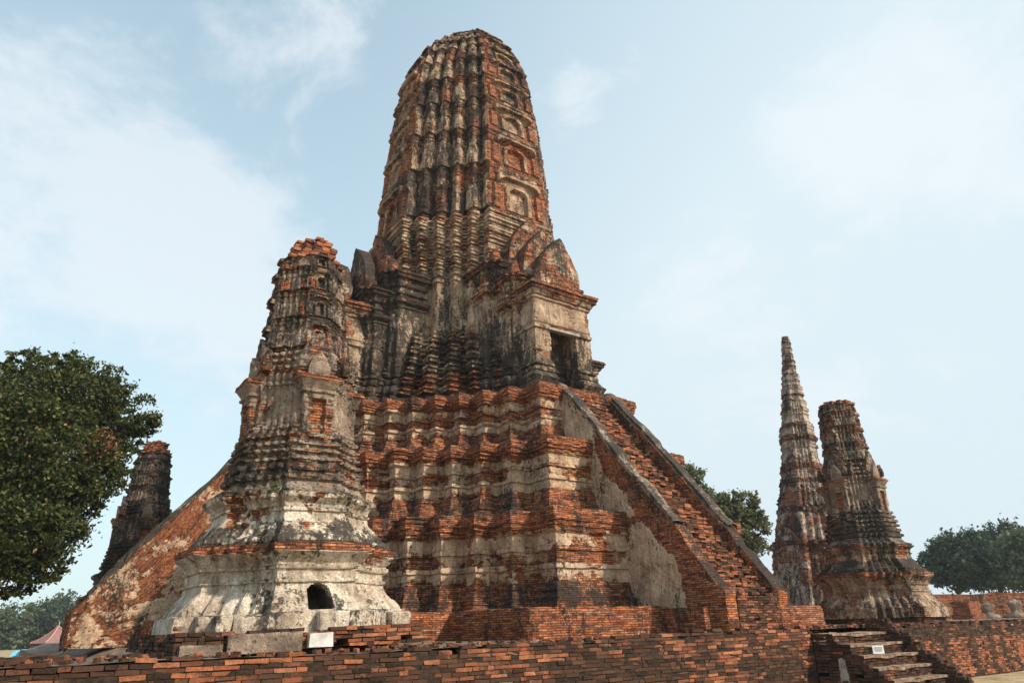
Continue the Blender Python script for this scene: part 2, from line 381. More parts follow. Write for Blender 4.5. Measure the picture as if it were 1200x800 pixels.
M_BR = brickmat('old_bricks', .57); M_BRS = brickmat('stair_bricks', .52); M_BR2 = brickmat('warm_bricks', .18); M_BRD = brickmat('dark_bricks', .9)
M_MORT = plain('mortar', [(.35, (.014, .010, .008)), (.65, (.055, .038, .028))], 8)
M_STONE = plain('grey_stone', [(.30, (.13, .11, .095)), (.48, (.30, .265, .23)), (.62, (.40, .36, .32)), (.75, (.60, .56, .51))], 3.5, 8)
M_PLASTER = plain('white_plaster', [(.3, (.42, .39, .36)), (.6, (.66, .64, .61))], 4)
M_SOIL = plain('soil', [(.34, (.06, .04, .03)), (.48, (.17, .12, .09)), (.56, (.24, .18, .14)), (.7, (.36, .28, .22))], 3.5, 12, 1., .06)
M_GRASS = plain('dry_grass', [(.3, (.15, .11, .055)), (.5, (.34, .25, .14)), (.7, (.50, .39, .25))], 1.2, 10, 1., .05)
M_DARK = plain('dark_interior', [(.3, (.05, .035, .028)), (.7, (.12, .07, .05))], 4)

# ------------------------------------------------------------------ setting: ground and terrace
a = Acc()
gx = np.concatenate([np.linspace(-600, -60, 14), np.linspace(-50, 60, 56), np.linspace(75, 600, 14)]); gy = np.concatenate([np.linspace(-400, -45, 10), np.linspace(-40, 40, 60), np.linspace(60, 700, 16)])
X, Y = np.meshgrid(gx, gy); Zg = -1.62 + fbm(np.stack([X, Y, X * 0], -1) * .25, 3) * .05
g = np.stack([X, Y, Zg], -1); a.grid(g, g[..., :2]); tag(a.build('ground', M_GRASS), kind='structure')
a = Acc()
def deck(xa, xb, ya, yb, sx_, yfine):
    tx = np.append(np.arange(xa, xb, sx_), xb); ty = np.unique(np.concatenate([np.arange(ya, min(-10, yb), .16) if yfine else [ya], np.arange(max(ya, -10), yb, .7), [yb]]))
    X, Y = np.meshgrid(tx, ty); p3 = np.stack([X, Y, X * 0], -1)
    g = np.stack([X, Y, -.13 + fbm(p3 * .9, 3) * .03 + .10 * sstep(-3, 2, X) + sstep(-14, -13, Y) * .03 - .36 * sstep(-13.0, -14.2, X) * sstep(-14.0, -11.2, Y)], -1)
    low = lambda r: np.stack([r[..., 0], r[..., 1], r[..., 2] * 0 - 1.8], -1)
    g = np.concatenate([g, low(g[-1:])], 0); g = np.concatenate([low(g[:, :1]), g], 1); a.grid(g, g[..., :2])
deck(-14.5, 40, -14.62, 34, .35, True); deck(-24, -14.5, -14.62, -10.6, .35, True)
tag(a.build('terrace', M_SOIL), kind='structure')

def brickwall(acc, x0, x1, z0, top, bl, bh, y=0., depth=.14, nx=(1, 0), ny=(0, -1), org=(0, 0), gap=.013, jit=.009, out=.018, miss=.02, dkf=None):
    """rows of single bricks on a vertical face: nx runs along it, ny is its outward side, top(x) its broken crown"""
    nx = np.array([*nx, 0.], float); ny_ = np.array([*ny, 0.], float); o = np.array([*org, 0.], float)
    C = []; Hh = []; r = 0; z = z0
    while z < 3.5:
        h = bh * RNG.uniform(.92, 1.06); x = x0 - RNG.uniform(0, bl)
        any_ = False
        while x < x1:
            l = bl * (RNG.uniform(.8, 1.15) if RNG.random() < .8 else RNG.uniform(.4, .6))
            xa, xb = max(x, x0), min(x + l, x1)
            if xb - xa > .04 and z + h * .6 < top((xa + xb) / 2) and RNG.random() > miss:
                C.append((( xa + xb) / 2, y - depth / 2 + RNG.normal(0, out) * .7, z + h / 2)); Hh.append(((xb - xa - gap) / 2, depth / 2, (h - gap) / 2)); any_ = True
            x += l
        z += h; r += 1
        if not any_ and z > z0 + .3: break
    C = np.array(C); Hh = np.array(Hh)
    P = o + C[:, :1] * nx + C[:, 1:2] * ny_ + C[:, 2:] * np.array([0, 0, 1.])
    dk = 0. if dkf is None else np.repeat(dkf(C[:, 0], C[:, 2]), 8)
    acc.boxes(P, Hh, nx, ny_, jit, None, .01, 0., dk)
def crown(base, amp, seed, sc=.8, step=.08):
    def f(x):
        v = vnoise(np.array([x * sc + seed, 1.3, seed]), seed) * amp + (vnoise(np.array([x * 4.1, 9.3, seed]), seed + 3) * step)
        b = base(x) if callable(base) else base
        return b + float(v)
    return f
# front retaining walls
def wall(name, x0, x1, y, top, label, bl=.34, bh=.073, mat=M_BR, dkf=None, yoff=0.):
    t = thing(name, ((x0 + x1) / 2, y, -1.6), label, 'wall'); ox = (x0 + x1) / 2
    b = Acc(); brickwall(b, x0 - ox, x1 - ox, 0, lambda x: top(x + ox) + 1.6, bl, bh, depth=.16, org=(0, 0), dkf=dkf, out=.012)
    # loose crown bricks lying flat behind the face
    n = int((x1 - x0) / .33) * 3; xs = RNG.uniform(x0, x1, n); ys = RNG.uniform(.12, .6, n)
    zz = np.array([top(q) for q in xs]) + 1.6 - .07
    b.boxes(np.stack([xs - ox, ys, zz], 1), (.14, .07, .033), (1, 0, 0), (0, 1, 0), .008, None, .25, 0., .15)
    b.build('brick_face', mat, t)
    c = Acc(); xs = np.arange(x0, x1 + .2, .25) - ox; zt = np.array([top(q + ox) + 1.6 - .11 for q in xs])
    F = np.stack([np.stack([xs, xs * 0 + .012, xs * 0 - .1], -1), np.stack([xs, xs * 0 + .012, zt], -1), np.stack([xs, xs * 0 + .7, zt + .0], -1), np.stack([xs, xs * 0 + .7, zt * 0 - .1], -1)], 0)
    c.grid(F, F[..., [0, 2]]); c.build('mortar_core', M_MORT, t)
    return t
topL = crown(lambda x: np.interp(x, [-20, -16, -14.6, -14.3, -12, -8, -5, -1, 1.7], [-.16, -.17, -.16, -.12, -.10, -.10, -.06, .03, .03]), .035, 5)
dkL = lambda x, z: .14 + .25 * np.sin(x * 1.3) * 0 + fbm(np.stack([x * .5, z * 1.5, x * 0 + 4], -1), 2, 71) * .5
wall('brick_wall', -22, 1.63, -14.7, topL, 'long sooty brick retaining wall across the bottom, left of the small steps', dkf=dkL)
topR = crown(lambda x: .02, .03, 9)
wall('brick_wall', 4.62, 26, -14.7, topR, 'weathered orange brick retaining wall with vertical cracks, right of the small steps', bl=.27, bh=.07, mat=M_BR, dkf=lambda x, z: np.where(z > 1.2, .35, -.12) + fbm(np.stack([x * 2.2, z * .4, x * 0], -1), 2, 73) * .55)
# small steps
t = thing('brick_steps', (2.97, -14.7, -1.6), 'small flight of worn brick steps with pale treads down from the terrace', 'steps')
ys = [0, .62, 1.02, 1.34, 1.66, 1.98, 2.30]
mB = Acc()
for i, z in enumerate([1.46, 1.20, .94, .68, .42, .18]):
    s_ = Acc(); y0, y1 = -ys[i], -ys[i + 1]
    # bricks of riser
    brickwall(s_, -1.32, 1.32, max(z - .26, 0), lambda x, z=z: z - .03, .24, .062, depth=.2, org=(0, y1 + .012), out=.01)
    s_.build('riser', M_BRD, t)
    q = Acc(); xs = np.arange(-1.33, 1.331, .07); yy = np.linspace(y1 - .02, y0 + .06, 9)
    X, Y = np.meshgrid(xs, yy); tz = z + fbm(np.stack([X * 2, Y * 3, X * 0 + i], -1), 3) * .018 - .03 * sstep(.5, .0, np.abs(X + .2)) * sstep(y0, y1, Y)
    top_ = np.stack([X, Y + fbm(np.stack([X * 4, X * 0, X * 0 + i], -1), 3) * .03, tz], -1); low = top_[:1].copy(); low[..., 2] -= .06
    g = np.concatenate([low, top_], 0); q.grid(g, g[..., :2]); q.build('tread', M_STONE if False else plain_tread if 'plain_tread' in globals() else globals().setdefault('plain_tread', plain('worn_tread', [(.35, (.07, .042, .03)), (.5, (.22, .14, .095)), (.68, (.42, .30, .22))], 6, 9)), t)
for sx, nm in ((-1, 0), (1, 1)):
    c = Acc()
    slope = lambda y, e=(.0 if sx < 0 else .30): 1.46 + .02 + e - np.maximum(0, (y - .55)) * .80
    if sx < 0:
        brickwall(c, 0.02, 2.3, 0, lambda x: float(slope(x)) - .04, .27, .075, nx=(0, -1), ny=(-1, 0), org=(-1.33, 0), depth=.2, out=.012)
    else:
        brickwall(c, 0.02, 2.5, 0, lambda x: float(slope(x)), .27, .075, nx=(0, -1), ny=(-1, 0), org=(1.34, 0), depth=.14, out=.012)
        brickwall(c, 0.02, 2.5, 0, lambda x: float(slope(x)), .27, .075, nx=(0, -1), ny=(1, 0), org=(1.66, 0), depth=.17, out=.012)
        brickwall(c, 1.35, 1.66, 0, lambda x: .1, .27, .075, nx=(1, 0), ny=(0, -1), org=(0, -2.5), depth=.17, out=.012)
    c.build('cheek_wall', M_BRD, t)  # darkest bricks: the cheeks' shade is put into their colour
p = Acc()
def slab_patch(acc, c, w_, h_, ny, nx, dz=.03, seed=0, n=14):
    u_, v_ = np.meshgrid(np.linspace(-1, 1, n), np.linspace(-1, 1, n))
    rr = 1 + fbm(np.stack([u_ * 1.2, v_ * 1.2, u_ * 0 + seed], -1), 2) * .25
    e = np.maximum(np.abs(u_), np.abs(v_)); dep = np.where(e > .99, -.04, dz) + fbm(np.stack([u_ * 3, v_ * 3, u_ * 0 + seed], -1), 2) * .008
    P = np.array(c) + (u_ * rr * w_ / 2)[..., None] * np.array(nx, float) + (v_ * rr * h_ / 2)[..., None] * np.array([0, 0, 1.]) + dep[..., None] * np.array(ny, float)
    acc.grid(P, np.stack([u_, v_], -1), 1., 0.)
slab_patch(p, (-1.33, -.75, .62), .25, .62, (-1, 0, 0), (0, -1, 0), .02, 3); p.build('plaster_patch', M_STONE, t)
# little notice standing on the steps
t = thing('notice_plate', (2.72, -15.86, -.655), 'small white notice plate standing on the brick steps', 'sign')
M_NOT = plain('notice_white', [(.3, (.70, .70, .68)), (.7, (.80, .80, .79))], 3, bump=.05)
M_INK = plain('ink_grey', [(.3, (.18, .18, .18)), (.7, (.25, .25, .25))], 3, bump=.0)
q = Acc(); q.boxes([(0, 0, .105)], (.15, .008, .095), (.87, -.5, 0), (.48, .86, .15)); q.build('plate', M_NOT, t)
q = Acc(); q.boxes([(0, .05, .06)], (.012, .05, .01), (.87, -.5, 0), (.5, .87, 0)); q.build('prop', M_DARK, t)
q = Acc()
for k in range(4): q.boxes([(-.006, -.012, .16 - k * .028)], (.11 - .02 * (k == 3), .002, .004), (.87, -.5, 0), (.48, .86, .15))
q.build('lettering', M_INK, t)

# ------------------------------------------------------------------ main tower
main = thing('temple_tower', (0, 0, 0), 'tallest central temple tower of weathered brick and stucco with bullet-shaped top', 'temple tower', 'temple towers of the ruin')
def prof_sections(rows, n, e):
    return [(z, plan(R, hw, n, e), st, dk) for z, R, hw, st, dk in rows]
# plinth
a = Acc()
loft(a, [(z, plan(12.5 + d, 6 + d, 2, .8), s, k) for z, d, s, k in [(-.3, 0, .0, .05), (.15, 0, .0, .1), (.5, -.02, .0, .05), (.62, -.02, -.05, .0), (.63, -.5, -.1, .1), (.64, -2.2, -.1, .2)]], res=.12, vres=.06, cap=True, ch=.06, seed=3, amp=.9)
a.build('plinth', M_BASE, main)
def tier(z0, z1, R, hw, Rn):
    """one base storey: battered brick foot, plastered bands, brick cornice, brick slope back to the next storey"""
    h = z1 - z0; r = []
    F = [(0, .22, -.25, .22), (.05, .22, -.3, .22), (.06, .17, -.2, .2), (.14, .14, -.25, .22), (.15, .08, -.3, .18), (.30, -.02, -.15, .15),
         (.31, -.12, .40, .02), (.43, -.12, .72, -.15), (.435, -.06, .6, -.12), (.475, -.06, .55, -.05), (.48, -.13, .30, .02), (.60, -.13, .42, .0), (.605, -.07, .5, .0), (.64, -.07, .5, .02), (.645, -.13, .62, -.1),
         (.76, -.10, .62, -.05), (.78, .0, .35, .1), (.82, .0, .2, .15), (.825, .04, -.15, .1), (.87, .04, -.3, .05), (.875, .07, -.35, .1), (.985, .08, -.4, .15), (1.0, .06, -.3, .30)]
    for f, d, s, k in F: r.append((z0 + f * h, R + d, hw + d, s, k))
    return r
a = Acc()
def base_relief(ei, tt, ln, z):
    le = ei % 19; c = np.where(le % 2 == 1, 1 - tt, tt); side = ei // 19
    # every redent steps out with a flat pilaster; the hollows between cut deeper; a few courses have dropped out
    off = np.where((le < 18) & (c > .72), -.05, 0.)
    cs = np.floor(z / .055); hh = _h(cs.astype(int), le // 2 + le % 2, side, 91); off = off - np.where((hh > .86) & (le < 18), .045, 0.)
    return off, 0 * z, 0 * z
rows = tier(.45, 3.32, 11.1, 4.0, 0) + [(3.36, 10.6, 3.75, -.1, .35)] + [(3.40, 10.35, 3.55, -.2, .3)]
rows += tier(3.40, 5.82, 9.8, 3.1, 0)[0:] + [(5.86, 9.3, 2.8, -.1, .35)]
rows += tier(5.88, 8.12, 8.45, 2.3, 0) + [(8.15, 7.0, 1.6, -.1, .5)]
loft(a, prof_sections(rows, 9, .82), res=.075, vres=.05, ch=.055, seed=1, amp=.8, cor=.4, relief=base_relief)
a.build('stepped_base', M_BASE, main)
# core with base mouldings, pilasters and cornice
rows = [(8.0, 5.85, 2.1, .1, .75), (8.45, 5.8, 2.1, .1, .7), (8.5, 5.6, 2., .0, .7), (8.75, 5.5, 2.0, .1, .8)]
R = 5.5
for i in range(6):
    z = 8.8 + i * .48; o = .16 - .01 * i
    dk_ = (.40, .52, .62, .62, .55, .42)[i]; s_ = (.25, .1, .4, .5, .5, .5)[i]
    rows += [(z, R + .0, 1.95, s_, dk_), (z + .03, R + o, 1.95 + o, s_, dk_ + .1), (z + .12, R + o + .02, 1.95 + o, s_, dk_), (z + .15, R + .03, 1.98, s_, dk_ - .1), (z + .22, R - .02, 1.95, s_, dk_), (z + .25, R + o * .6, 1.95 + o * .5, s_, dk_ - .1), (z + .33, R + o * .6, 1.95 + o * .5, s_, dk_ - .2), (z + .36, R - .06, 1.9, s_ + .1, dk_ - .25)]
    R -= .145
rows += [(11.7, 4.62, 1.75, .6, .3), (11.75, 4.72, 1.8, .6, .4), (11.85, 4.72, 1.8, .6, .35), (11.9, 4.58, 1.7, .7, .25), (13.0, 4.53, 1.68, .75, .22), (14.2, 4.46, 1.66, .8, .02), (14.25, 4.56, 1.7, .7, .1), (14.35, 4.56, 1.7, .7, .1), (14.4, 4.42, 1.66, .8, 0)]
R = 4.36
for i in range(6):
    z = 14.55 + i * .52; o = (.10, .14, .10, .16, .11, .14)[i]
    rows += [(z, R, 1.66, .62, .05), (z + .04, R + o, 1.66 + o, .6, .1), (z + .11, R + o, 1.66 + o, .5, .15), (z + .15, R + .03, 1.7, .55, .05), (z + .21, R + .03, 1.70, .62, .02), (z + .24, R + o * .6, 1.74, .6, .1), (z + .30, R + o * .6, 1.74, .45, .2), (z + .33, R + .02, 1.7, .5, .1), (z + .36, R + o + .04, 1.8, .5, .1), (z + .44, R + o + .05, 1.8, .35, .25), (z + .47, R + .0, 1.7, .5, .1)]
    R += .03
rows += [(17.7, 4.5, 1.7, .4, .3)]
def core_relief(ei, tt, ln, z):
    le = ei % 11; c = np.where(le % 2 == 1, 1 - tt, tt)
    return np.where((le < 10) & (c > .72), -.11, 0.), 0 * z, 0 * z
a = Acc(); loft(a, prof_sections(rows, 5, .98), res=.075, vres=.05, seed=5, amp=.9, cor=.7, relief=core_relief); a.build('tower_body', M_UP, main)
# bullet-shaped superstructure
TB = [17.65, 20.3, 22.55, 24.55, 26.25, 27.7, 28.95, 30.0, 30.95, 31.75, 32.5]
PZ = np.array([17, 18.8, 20.6, 22.5, 24.5, 26.6, 28.1, 29.6, 30.8, 31.8, 32.6, 33.0, 33.2]); PR = np.array([4.66, 4.62, 4.52, 4.38, 4.20, 4.0, 3.72, 3.12, 2.35, 1.5, .8, .45, .15]) / 1.05
def RT(z): return float(np.interp(z, PZ, PR))
def tower_rows(TB, RT, k=1., sdk=.3, sst=.5, hwf=.36):
    rows = []
    for a_, b_ in zip(TB[:-1], TB[1:]):
        h = b_ - a_
        for f, d in ((0, .10), (.05, .13), (.09, .12), (.10, .0), (.66, -.02), (.70, .06), (.76, .06), (.78, .01), (.83, .03), (.85, .11), (.91, .13), (.93, .05), (.97, .15), (.995, .16)):
            z = a_ + f * h; R = RT(z) + d * k * min(1, h / 2 + .2)
            rows.append((z, max(R, .08), max(R, .08) * hwf, sst + (-.28 if d > .09 else 0), sdk + (.16 if d > .09 else 0)))
    return rows
def tower_relief(TB, RT, n, sc=1., niche=True, seed=0, fb=1.):
    TBa = np.array(TB)
    def f(ei, tt, ln, z):
        le = ei % (2 * n + 1); side = ei // (2 * n + 1)
        ti = np.clip(np.searchsorted(TBa, z, side='right') - 1, 0, len(TB) - 2); s = (z - TBa[ti]) / (TBa[ti + 1] - TBa[ti]); h = TBa[ti + 1] - TBa[ti]
        # leaf antefixes wrapping every redent corner
        c = np.where(le % 2 == 1, 1 - tt, tt); ww = .82 * np.clip(1 - ((s - .12) / .56).clip(0, 1) ** 2.6, 0, 1)
        leaf = (le < 2 * n) & (s > .12) & (s < .68) & (c < ww)
        hsh = _h(le // 2 + le % 2, ti, side, 77 + seed)
        groove = (le < 2 * n) & (c > .80)
        off = np.where(leaf & (hsh > -.75), .075 * sc, 0.) - np.where(groove, .085 * sc, 0.)
        dst = np.where(leaf, np.where(hsh > .55, -.6, .12), 0.); ddk = np.where(leaf, hsh * .12, 0.)
        x = (tt - .5) * ln; ax = np.abs(x); hwv = ln / 2
        if niche:
            F = le == 2 * n
            zz = (s - .12) * h; nh = .50 * h
            arch = nh * .62 + np.sqrt(np.clip(1 - (ax / (.34 * hwv + 1e-6)) ** 2, 0, 1)) * nh * .38
            inn = F & (ax < .30 * hwv) & (zz > .05) & (zz < arch)
            arch2 = nh * .72 + np.sqrt(np.clip(1 - (ax / (.5 * hwv)) ** 2, 0, 1)) * nh * .48
            frm = F & ~inn & (ax < .47 * hwv) & (zz > 0) & (zz < arch2)
            pil = F & (ax > .62 * hwv) & (ax < .9 * hwv) & (s > .12) & (s < .62)
            off = np.where(inn, -.07 * sc, off); off = np.where(frm, .06 * sc, off); off = np.where(pil, .08 * sc, off)
            # curved gable over the niche
            g = h * (.78 + .16 * np.sqrt(np.clip(1 - (ax / (.75 * hwv)) ** 2, 0, 1))) ; zg = s * h
            gab = F & (ax < .75 * hwv) & (zg < g) & (zg > g - .16 * h) & (s > .60)
            off = np.where(gab, .15 * sc, off)
            hs2 = _h(ti, side, side * 0 + 3, 99 + seed)
            dst = np.where(F, np.where(gab, .15, np.where(inn, np.where(hs2 > -.2, .4, -.8), np.where(frm, -.15, -.55))), dst)
            ddk = np.where(F, -.20, ddk)
            dst = np.where(F, dst * fb, dst); ddk = np.where(F, ddk * fb, ddk)
            dst = np.where(F & (s > .62) & (ax < .7 * hwv) & ~gab, np.where(hs2 > -.3, .35, -.3), dst)
        return off, dst, ddk
    return f
rows = tower_rows(TB, RT, .72, .34, .52) + [(32.6, .62, .24, .2, .4), (32.8, .45, .17, 0, .3), (32.85, .5, .19, 0, .3), (33.0, .25, .1, .1, .3), (33.05, .08, .03, .1, .3)]
a = Acc(); loft(a, prof_sections(rows, 5, .95), res=.07, vres=.055, seed=7, relief=tower_relief(TB, RT, 5, 1.6), amp=.85, cor=.7)
a.build('tower_top', M_TOWER, main)

# leaf-shaped gable / antefix
def leaf(acc, cx, y, z0, w_, h_, th, rot=0, ctr=(0, 0), st=.3, dk=.3, res=.09, seed=0, amp=1., p=1.5, lean=0.):
    nv = max(5, int(h_ / res)); nu = max(4, int(w_ / res))
    t_ = np.linspace(0, 1, nv); wd = (w_ / 2) * np.clip(1 - t_ ** 2.3, 0, 1) ** .80 * (1 + .14 * np.sin(t_ * 3.1)); wd = np.maximum(wd, .02)
    u_ = np.linspace(-1, 1, nu)
    ring = []
    def face(sgn):
        X = wd[:, None] * u_[None] * sgn; Zz = z0 + t_[:, None] * h_ + 0 * u_[None]; bul = np.sqrt(np.clip(1 - u_ ** 2, 0, 1))[None] * .25 * th
        Yy = y - sgn * (th / 2 + bul) - lean * t_[:, None]
        return np.stack([X + cx, np.broadcast_to(Yy, X.shape), Zz], -1)
    f_, b_ = face(1), face(-1)
    r1 = np.stack([f_[:, -1], (f_[:, -1] + b_[:, 0]) / 2, b_[:, 0]], 1); r2 = np.stack([b_[:, -1], (b_[:, -1] + f_[:, 0]) / 2, f_[:, 0]], 1)
    P = np.concatenate([f_, r1[:, 1:2], b_, r2[:, 1:2], f_[:, :1]], 1)
    N = norms(P); d = np.linalg.norm(np.diff(P, axis=1), axis=-1).mean(0)
    uv = np.stack(np.broadcast_arrays(np.concatenate([[0], np.cumsum(d)])[None], P[..., 2]), -1)
    P, s, k = weather(P, N, uv, np.full(P.shape[:2], st), np.full(P.shape[:2], dk), amp, .06, .27, None, seed)
    c_, s_ = math.cos(rot), math.sin(rot); x, yv = P[..., 0].copy(), P[..., 1].copy()
    P[..., 0] = c_ * x - s_ * yv + ctr[0]; P[..., 1] = s_ * x + c_ * yv + ctr[1]
    acc.grid(P, uv, s.ravel(), k.ravel())
BASEM = [(0, .34), (.18, .36), (.2, .22), (.34, .20), (.36, .38), (.5, .36), (.56, .24), (.75, .34), (.95, .22), (1.0, .10), (1.02, .18), (1.14, .18), (1.16, .05), (1.28, .04), (1.3, .12), (1.38, .12), (1.4, 0.)]
def shaft(z0, z1, base=1., capk=1., dk0=.55, dk1=.2, st=.55, bs=1.):
    r = [(z0 + zz * base, d * .9 * bs, st - .1, dk0 + .15) for zz, d in BASEM]
    r += [(z1 - 1.62 * capk, 0, st + .1, dk1), (z1 - 1.6 * capk, .06, st, dk1 + .1), (z1 - 1.5 * capk, .06, st, dk1 + .1), (z1 - 1.42 * capk, .15, st - .2, dk1 + .2), (z1 - 1.36 * capk, .2, st - .6, dk1), (z1 - 1.24 * capk, .2, st - .7, dk1), (z1 - 1.2 * capk, .03, st, dk1 + .3)] + [(z1 - 1.0 * capk, -.0, st + .1, dk1), (z1 - .98 * capk, .07, st, dk1 + .1), (z1 - .88 * capk, .07, st, dk1), (z1 - .86 * capk, .0, st, dk1), (z1 - .7 * capk, .0, st, dk1 + .05), (z1 - .6 * capk, .10, st, dk1 + .1), (z1 - .5 * capk, .10, st, dk1 + .2),
          (z1 - .48 * capk, .04, st, dk1), (z1 - .3 * capk, .12, st - .1, dk1 + .1), (z1 - .28 * capk, .20, st - .3, dk1 + .1), (z1 - .12 * capk, .22, st - .6, dk1), (z1 - .11 * capk, .28, st - .8, dk1), (z1, .28, st - .8, dk1 + .1)]
    return r
def wing(x0, x1, y0, y1, q=.16):
    return rpoly([(x0 + 2 * q, y0), (x1 - 2 * q, y0), (x1 - 2 * q, y0 + q), (x1 - q, y0 + q), (x1 - q, y0 + 2 * q), (x1, y0 + 2 * q), (x1, y1), (x0, y1), (x0, y0 + 2 * q), (x0 + q, y0 + 2 * q), (x0 + q, y0 + q), (x0 + 2 * q, y0 + q)])
def porch(rot, cx, lit):
    """telescoping porch of three receding volumes, each with a leaf-shaped gable"""
    dk1 = .14 if lit else .34  # darker on porches off the sun: their shade is put into the colour
    V = Acc(); G1 = Acc(); G2 = Acc(); G3 = Acc(); IN = Acc()
    kw = dict(res=.07, vres=.05, rot=rot, ctr=(0, 0))
    pr = lambda pf, rows: [(z, pf(d), s, k) for z, d, s, k in rows]
    # front volume: doorway between two piers, lintel above
    dw = .66
    C_ = rpoly([(cx - 1.42, -7.0), (cx - dw, -7.0), (cx - dw, -5.2), (cx + dw, -5.2), (cx + dw, -7.0), (cx + 1.42, -7.0), (cx + 1.42, -4.6), (cx - 1.42, -4.6)])
    rr = [(z, C_(0) + (C_(1) - C_(0)) * d * np.array([[1, 1], [.25, 1], [.0, 0], [.0, 0], [.25, 1], [1, 1], [1, 1], [1, 1]]), s, k) for z, d, s, k in
          [(8.1 + zz * 1.05, d * 1.05, .5, .5) for zz, d in BASEM] + [(10.2, -.0, .55, dk1 + .15), (11.0, -.02, .62, dk1), (11.02, .05, .6, dk1 + .1), (11.12, .05, .6, dk1), (11.14, 0, .6, dk1), (11.25, 0, .6, dk1)]]
    loft(V, rr, seed=21, **kw, amp=.8)
    loft(V, pr(rect(cx - 1.42, cx + 1.42, -7.0, -4.6), [(11.1, -.05, .7, dk1), (11.25, -.03, .1, dk1), (11.3, .0, .75, dk1 - .1), (12.25, .0, .75, dk1 - .1), (12.3, .07, .7, dk1), (12.42, .07, .6, dk1), (12.44, .14, .6, dk1 + .1), (12.6, .2, .6, dk1 + .1), (12.62, .28, .2, dk1 + .3), (12.76, .28, 0., dk1 + .2), (12.77, .34, -.4, dk1), (12.9, .34, -.4, dk1 + .1), (12.95, .1, -.3, .3)]), seed=22, **kw, amp=.8)
    o = V.build('porch', M_UP, main)
    # door frame: thin lintel slab
    fr = Acc(); c_, s_ = math.cos(rot), math.sin(rot); ex = (c_, s_, 0); ey = (-s_, c_, 0)
    def wp(x, y, z): return (c_ * x - s_ * y, s_ * x + c_ * y, z)
    fr.boxes([wp(cx, -6.98, 11.06)], (.80, .12, .05), ex, ey, .01); fr.build('door_lintel', M_STONE, o)
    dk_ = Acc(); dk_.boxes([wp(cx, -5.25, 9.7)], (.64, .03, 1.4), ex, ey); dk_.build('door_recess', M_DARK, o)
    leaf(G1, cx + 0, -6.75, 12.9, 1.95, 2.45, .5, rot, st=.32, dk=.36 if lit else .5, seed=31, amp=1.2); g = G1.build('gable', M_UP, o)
    # middle and inner volumes
    W = Acc()
    loft(W, pr(wing(cx - 1.84, cx + 1.84, -6.15, -4.2, .2), shaft(8.1, 13.65, 1.15, 1., .55, dk1 + .3, .5)), seed=23, **kw)
    W.build('porch_wing', M_UP, main)
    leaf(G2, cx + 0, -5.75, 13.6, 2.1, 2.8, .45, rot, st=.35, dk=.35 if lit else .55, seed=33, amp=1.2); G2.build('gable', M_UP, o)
    W = Acc()
    loft(W, pr(wing(cx - 2.3, cx + 2.3, -5.35, -3.6, .22), shaft(8.1, 14.5, 1.2, 1.05, .55, dk1 + .3, .5)), seed=25, **kw)
    W.build('porch_wing', M_UP, main)
    leaf(G3, cx + 0, -4.85, 14.4, 2.3, 3.0, .45, rot, st=.25, dk=.42, seed=35, amp=1.2); G3.build('gable', M_UP, o)
    # small corner finials on the cornices
    for x_, y_, z_, w2, h2 in ((cx - 1.6, -5.9, 13.6, .42, .7), (cx + 1.6, -5.9, 13.6, .42, .7), (cx - 2.0, -5.1, 14.45, .45, .75), (cx + 2.0, -5.1, 14.45, .45, .75)):
        F = Acc(); leaf(F, x_, y_, z_, w2, h2, .35, rot, st=.1, dk=.5, seed=int(x_ * 7) + 50, amp=.5); F.build('finial', M_GREY, o)
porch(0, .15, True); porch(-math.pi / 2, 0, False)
for r_ in (math.pi / 2, math.pi): porch(r_, 0, False)

